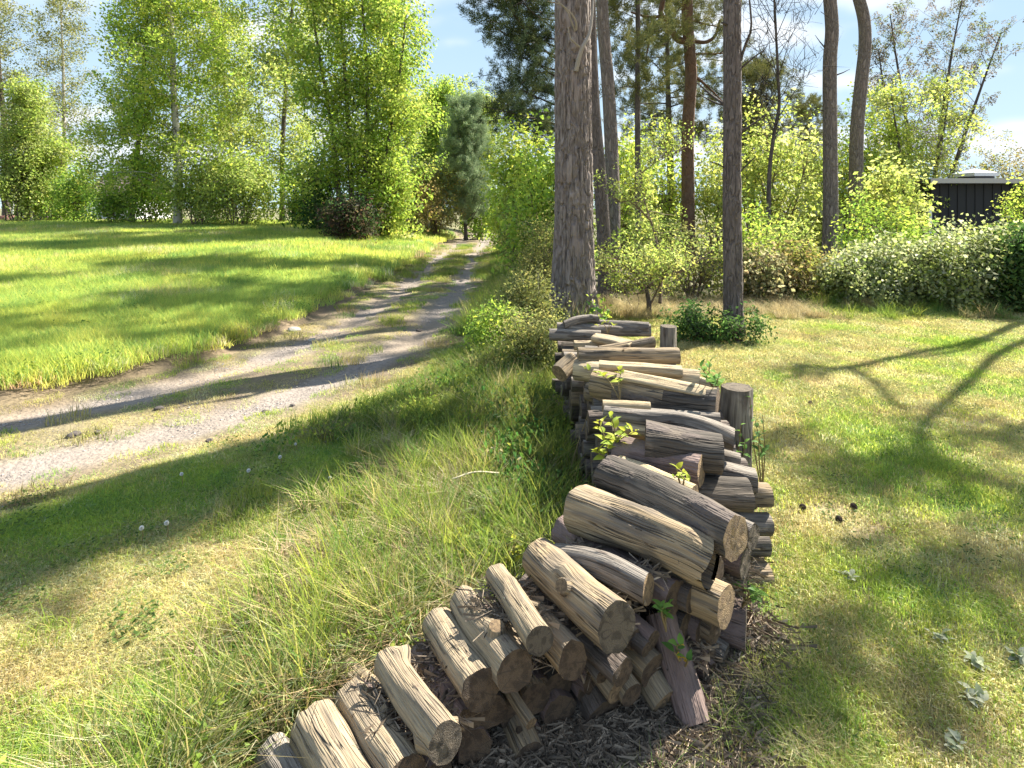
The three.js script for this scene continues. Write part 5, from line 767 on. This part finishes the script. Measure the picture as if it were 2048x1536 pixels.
  heap(12, 44, 0.62, [0.13, 0.06, 0.045], 'reddish brown heap at the far left edge of the meadow', 'heap', 'heap', 1); heap(46, 34, 0.55, [0.10, 0.115, 0.13], 'bluish grey covered heap beside the reddish brown one', 'covered_heap', 'heap', 2); heap(94, 40, 0.66, [0.16, 0.165, 0.16], 'grey covered heap below the slim sparse birch', 'covered_heap', 'heap', 3);
}
// ---------------------------------------------------------------- seedlings, weeds and small things
const bigLeaf = (() => { const m = new MB(), n = 5, rows = []; for (let i = 0; i <= n; i++) { const t = i / n, w = 0.27 * Math.sin(Math.PI * Math.pow(t, 0.8)) + (i === n ? 0 : 0.012), y = -0.35 * t * t + 0.12 * t; rows.push([m.v(t, y + w * 0.3, w, t, 1), m.v(t, y, 0, t, 0.5), m.v(t, y + w * 0.3, -w, t, 0)]); } for (let i = 0; i < n; i++) for (let k = 0; k < 2; k++) m.quad(rows[i][k], rows[i][k + 1], rows[i + 1][k + 1], rows[i + 1][k]); return m.geo(); })();
const lm = (c) => new THREE.MeshPhysicalMaterial({ color: new THREE.Color().setRGB(...c), roughness: 0.9, transmission: 0.45, thickness: 0, ior: 1.3, specularIntensity: 0.4, side: THREE.DoubleSide });
const LM = { yellow: [lm([0.46, 0.47, 0.05]), lm([0.38, 0.44, 0.06]), lm([0.30, 0.40, 0.06])], green: [lm([0.14, 0.27, 0.05]), lm([0.18, 0.32, 0.06]), lm([0.10, 0.21, 0.045])], gold: [lm([0.60, 0.40, 0.03]), lm([0.40, 0.42, 0.06])], wool: [lm([0.38, 0.40, 0.30]), lm([0.28, 0.32, 0.2])], dark: [lm([0.07, 0.15, 0.045]), lm([0.10, 0.20, 0.05])] };
const stemM = std([0.20, 0.15, 0.07], 1), paleM = std([0.56, 0.49, 0.36], 1);
// tips: list of pixel positions the shoots reach; all from one root
function seedling(label, root, tips, Ls, set, seed, o = {}) {
  const R = RNG(seed), t = thing(o.name || 'seedling', label, o.cat || 'plant', root, o.group), m = new MB();
  tips.forEach((tp) => {
    const e = tp.clone().sub(root), c1 = e.clone().multiplyScalar(0.5).add(V((R() - 0.5) * 0.06, 0.04, (R() - 0.5) * 0.06)), pts = new THREE.CatmullRomCurve3([V(0, 0, 0), c1, e]).getPoints(8); m.tube(pts, taper(o.r || 0.004, 0.002, 9), 5, null);
    const n = o.n || 8; for (let i = 0; i < n; i++) { const f = (o.from ?? 0.35) + (1 - (o.from ?? 0.35)) * i / (n - 1), p = along(pts, f), l = part('leaf', bigLeaf, set[fl(R() * set.length)], t), s = Ls * (0.55 + 0.6 * R()) * (1.15 - 0.4 * f); l.position.copy(p); l.scale.setScalar(s); l.rotation.set((R() - 0.5) * 0.9, i * 2.4 + R(), 0.15 + 0.7 * R() * (f > 0.8 ? 1.6 : 1)); }
  });
  part('stem', m.geo(), stemM, t); return t;
}
seedling('yellow-green leafy seedling growing from the left of the stack beside the stout log', onH(1222, 945, .52), [onH(1196, 842, .76), onH(1222, 832, .80), onH(1256, 858, .76), onH(1190, 905, .62), onH(1272, 862, .74), onH(1235, 885, .68)], 0.07, LM.yellow, 1, { n: 8 });
seedling('small yellow seedling on the bright logs below the straight light log', onH(1240, 800, .66), [onH(1170, 738, .79), onH(1202, 748, .78), onH(1236, 738, .80), onH(1240, 758, .76)], 0.06, LM.yellow, 2, { n: 5, from: 0.6 });
seedling('green shoots beside the top of the tall post', V(1.27, 0.62, -3.55), [onH(1402, 735, .86), onH(1420, 725, .90), onH(1438, 752, .84), onH(1412, 765, .80)], 0.075, LM.green, 3, { n: 6 });
seedling('tiny seedling on the rough black-barked log', onH(1364, 982, .62), [onH(1348, 955, .70), onH(1368, 946, .72), onH(1378, 962, .69)], 0.042, LM.yellow, 4, { n: 4, from: 0.5 });
seedling('fresh green seedling on the purple-barked log', onH(1332, 1262, .31), [onH(1326, 1208, .42), onH(1334, 1238, .37), onH(1322, 1225, .40)], 0.05, LM.green, 5, { n: 5, from: 0.4 });
seedling('seedling with one bright yellow leaf lower on the purple-barked log', onH(1368, 1338, .20), [onH(1362, 1292, .30), onH(1356, 1318, .26), onH(1374, 1326, .24)], 0.048, [...LM.green, LM.gold[0]], 6, { n: 4, from: 0.4 });
seedling('pale green weed hanging over the right face of the pile', onH(1485, 1215, .22), [onH(1492, 1178, .30), onH(1520, 1208, .24), onH(1470, 1172, .33), onH(1508, 1190, .28)], 0.055, LM.green, 7, { n: 5, from: 0.3 });
seedling('green sprout climbing the front of the tall post', V(1.27, 0.2, -3.28), [onH(1482, 850, .60), onH(1490, 885, .52), onH(1470, 905, .48), onH(1488, 940, .40)], 0.06, LM.green, 8, { n: 6, from: 0.3 });
seedling('dark green sprout right of the tall post over the lawn', V(1.48, 0.1, -3.4), [onH(1510, 840, .58), onH(1525, 832, .60), onH(1500, 795, .70), onH(1518, 862, .54)], 0.06, LM.dark, 9, { n: 5, from: 0.5 });
seedling('broad-leaved shoots in front of the thickest trunk behind the stack', at(1195, 690, 6.2), [at(1180, 612, 6.2), at(1205, 602, 6.3), at(1218, 622, 6.1), at(1165, 640, 6.2)], 0.11, LM.green, 10, { n: 7, from: 0.3 });
seedling('yellow sprigs poking up on the far end of the stack', at(1215, 668, 4.9), [at(1192, 652, 4.9), at(1208, 644, 4.9), at(1228, 652, 4.9)], 0.05, LM.yellow, 11, { n: 3, from: 0.7 });
seedling('slender weed with a golden leaf on top amid the verge grass', onH(1043, 1000, 0), [onH(1045, 893, .25), onH(1022, 890, .26)], 0.05, LM.gold, 12, { n: 3, from: 0.85 });
seedling('withering weed with curled yellow leaves beside the big side-knotted log', onH(1022, 1190, 0), [onH(1028, 1058, .28), onH(1012, 1085, .23), onH(1036, 1100, .20)], 0.055, LM.yellow, 13, { n: 6, from: 0.4 });
seedling('leafy green weed at the foot of the smooth pale logs', onH(830, 1300, 0), [onH(832, 1228, .16), onH(812, 1258, .10), onH(846, 1250, .12)], 0.065, LM.green, 14, { n: 6, from: 0.2 });
seedling('tall grassy weed between dry tussock and far stack', onH(985, 1000, 0), [onH(970, 905, .22), onH(1000, 880, .28), onH(938, 905, .20), onH(1012, 930, .18)], 0.07, LM.green, 15, { n: 7, from: 0.2 });
// woolly pale rosettes on the lawn
[[1697, 1182, 'pale woolly rosette nearest the pile on the lawn'], [1882, 1312, 'pale woolly rosette lying in shade halfway to the right edge'], [1948, 1362, 'largest pale rosette near the right edge of the lawn'], [1945, 1432, 'pale rosette just below the largest one'], [2042, 1362, 'pale rosette cut by the right edge of the picture'], [1905, 1525, 'pale rosette at the bottom edge of the lawn']].forEach(([px, py, label], i) => {
  const p = onH(px, py, 0.0), R = RNG(60 + i), t = thing('pale_rosette', label, 'plant', p.setY(height(p.x, -p.z) + 0.012)), g = LM.wool; for (let k = 0; k < 18; k++) { const l = part('leaf', bigLeaf, g[k % 2], t); l.scale.setScalar(0.02 + 0.028 * R()); l.rotation.set((R() - 0.5), k * 2.4, 0.1 + 0.7 * R()); l.position.set((R() - 0.5) * 0.05, 0.01, (R() - 0.5) * 0.05); }
});
{ // dandelion clocks
  const R = RNG(8), head = new MB(), gm = new MB(); for (let k = 0; k < 150; k++) { const c = 1 - 2 * (k + 0.5) / 150, a = k * 2.4, s = Math.sqrt(1 - c * c), d = V(Math.cos(a) * s, c, Math.sin(a) * s), u = V(d.z, 0.3, -d.x).normalize(), w = V().crossVectors(d, u); for (const q of [u, w]) { const p = d.clone().multiplyScalar(0.017), i0 = head.v(0, 0, 0), i1 = head.v(p.x + q.x * 0.0035, p.y + q.y * 0.0035, p.z + q.z * 0.0035), i2 = head.v(p.x - q.x * 0.0035, p.y - q.y * 0.0035, p.z - q.z * 0.0035); head.tri(i0, i1, i2); } }
  const hg = head.geo(), hm = new THREE.MeshPhysicalMaterial({ color: new THREE.Color().setRGB(0.8, 0.8, 0.78), roughness: 1, transmission: 0.4, thickness: 0, side: THREE.DoubleSide });
  [[560, 914, 'dandelion clock highest on the shaded verge near the track'], [591, 888, 'small dandelion clock right beside the track edge'], [497, 941, 'dandelion clock at the edge of the verge shade'], [363, 948, 'dandelion clock farthest left at the track edge'], [333, 1046, 'large dandelion clock in the middle of the shade band'], [283, 1056, 'lone small dandelion clock left of the large one'], [660, 955, 'dandelion clock in the dark grass right of the others']].forEach(([px, py, label]) => {
    const p = onH(px, py, 0.13), g = height(p.x, -p.z), t = thing('dandelion_clock', label, 'flower', V(p.x, g, p.z)), H = p.y - g, m = new MB(); m.tube([V(0, 0, 0), V(0.01, H * 0.6, 0), V(0, H, 0)], [0.0022, 0.002, 0.0018], 5, null); part('stem', m.geo(), stemM, t); const h = part('seed_head', hg, hm, t); h.position.set(0, H, 0); h.scale.setScalar(0.5 + 0.25 * R());
  });
  // pine cones
  const cone = new MB(); for (let k = 0; k < 70; k++) { const f = (k + 0.5) / 70, a = k * 2.4, r = 0.017 * Math.sin(Math.PI * Math.pow(f, 0.7)) + 0.003, y = f * 0.05, d = V(Math.cos(a), 0.35, Math.sin(a)), s = V(-Math.sin(a), 0, Math.cos(a)); const v = (o, q, h) => cone.v(d.x * o + s.x * q, y + h, d.z * o + s.z * q); const A = v(r * 0.3, -0.004, 0), B = v(r * 0.3, 0.004, 0), C = v(r * 1.1, 0.005, 0.005), D = v(r * 1.1, -0.005, 0.005), E = v(r * 1.2, 0, 0); cone.quad(A, B, C, D); cone.tri(D, C, E); cone.tri(A, D, E); cone.tri(B, E, C); } const core = []; for (let i = 0; i < 7; i++) core.push(V(0, i * 0.008, 0)); cone.tube(core, [0.006, 0.011, 0.012, 0.011, 0.009, 0.006, 0.002], 7, null);
  const cg = cone.geo().toNonIndexed(); cg.computeVertexNormals(); const cm = std([0.055, 0.036, 0.028], 0.9); cm.side = THREE.DoubleSide;
  [[1603, 1031, 'dark pine cone left of the pair on the lawn'], [1704, 1032, 'dark pine cone farthest right of the near cones'], [1674, 1055, 'dark pine cone nearest to the viewer on the lawn'], [1618, 817, 'pine cone close to the tall post on the lawn'], [1746, 858, 'pine cone near the forking branch shadow'], [1698, 711, 'pine cone on the sunlit far part of the lawn']].forEach(([px, py, label]) => { const p = onH(px, py, 0.01), t = top('pine_cone', new THREE.Mesh(cg, cm), { label, category: 'pine cone' }); t.position.set(p.x, height(p.x, -p.z) + 0.012, p.z); t.rotation.set(1.4, R() * 6, R()); t.scale.setScalar(0.85); });
  // stones and clods on the track
  const clod = (seed) => { const g = new THREE.IcosahedronGeometry(1, 2), p = g.attributes.position; for (let i = 0; i < p.count; i++) { const k = 0.75 + 0.5 * noise3(p.getX(i) * 1.6 + seed, p.getY(i) * 1.6, p.getZ(i) * 1.6); p.setXYZ(i, p.getX(i) * k, p.getY(i) * k * 0.6, p.getZ(i) * k); } g.computeVertexNormals(); return g; };
  [[147, 873, .045, 'dark clod in the left rut near the picture edge'], [196, 866, .028, 'small dark clod beside the bigger one in the left rut'], [318, 820, .04, 'dark clod on the worn middle of the track'], [420, 886, .028, 'dark stone at the lower edge of the right rut'], [530, 818, .03, 'dark stone in the pale gravel of the right rut'], [722, 753, .03, 'dark stone where the track bends'], [838, 655, .05, 'dark clod on the far middle strip'], [585, 809, .026, 'small stone right of the pale gravel patch'], [588, 660, .09, 'large grey stone in the meadow bank'], [625, 676, .06, 'grey stone at the foot of the meadow bank']].forEach(([px, py, r, label], i) => { const p = onH(px, py, 0), t = top('stone', new THREE.Mesh(clod(i * 3), i > 7 ? std([0.30, 0.28, 0.25], 0.95) : std([0.085, 0.072, 0.065], 0.95)), { label, category: 'stone' }); t.position.set(p.x, height(p.x, -p.z) + 0.012, p.z); t.rotation.y = i; t.scale.setScalar(r); });
  const stick = (label, l, r0, r1, mat, nm = 'twig') => { const b = l[0].clone(), m = new MB(); m.tube(new THREE.CatmullRomCurve3(l.map((q) => q.clone().sub(b))).getPoints(12), taper(r0, r1, 13), 6, null, { cap: true }); const t = top(nm, new THREE.Mesh(m.geo(), mat), { label, category: 'twig' }); t.position.copy(b); };
  stick('pale dry stalk arching over the verge grass', [onH(905, 958, .22), onH(950, 944, .25), onH(998, 946, .24)], 0.005, 0.004, paleM); stick('dark thin twig leaning in the dry tussock', [onH(806, 1058, .02), onH(832, 1012, .12), onH(852, 992, .18)], 0.004, 0.0025, std([0.06, 0.045, 0.035], 1));
  stick('short stick lying on the far sunlit lawn', [onH(1873, 801, .015), onH(1884, 797, .02)], 0.007, 0.006, paleM); stick('thin stick on the lawn right of the pile', [onH(1765, 1222, .02), onH(1778, 1238, .02)], 0.005, 0.004, paleM);
  stick('long dead bramble cane leaning across the left of the stack', [onH(1130, 985, .02), onH(1152, 900, .25), onH(1186, 800, .55)], 0.004, 0.003, stemM, 'cane');
}

renderer.render(scene, camera);
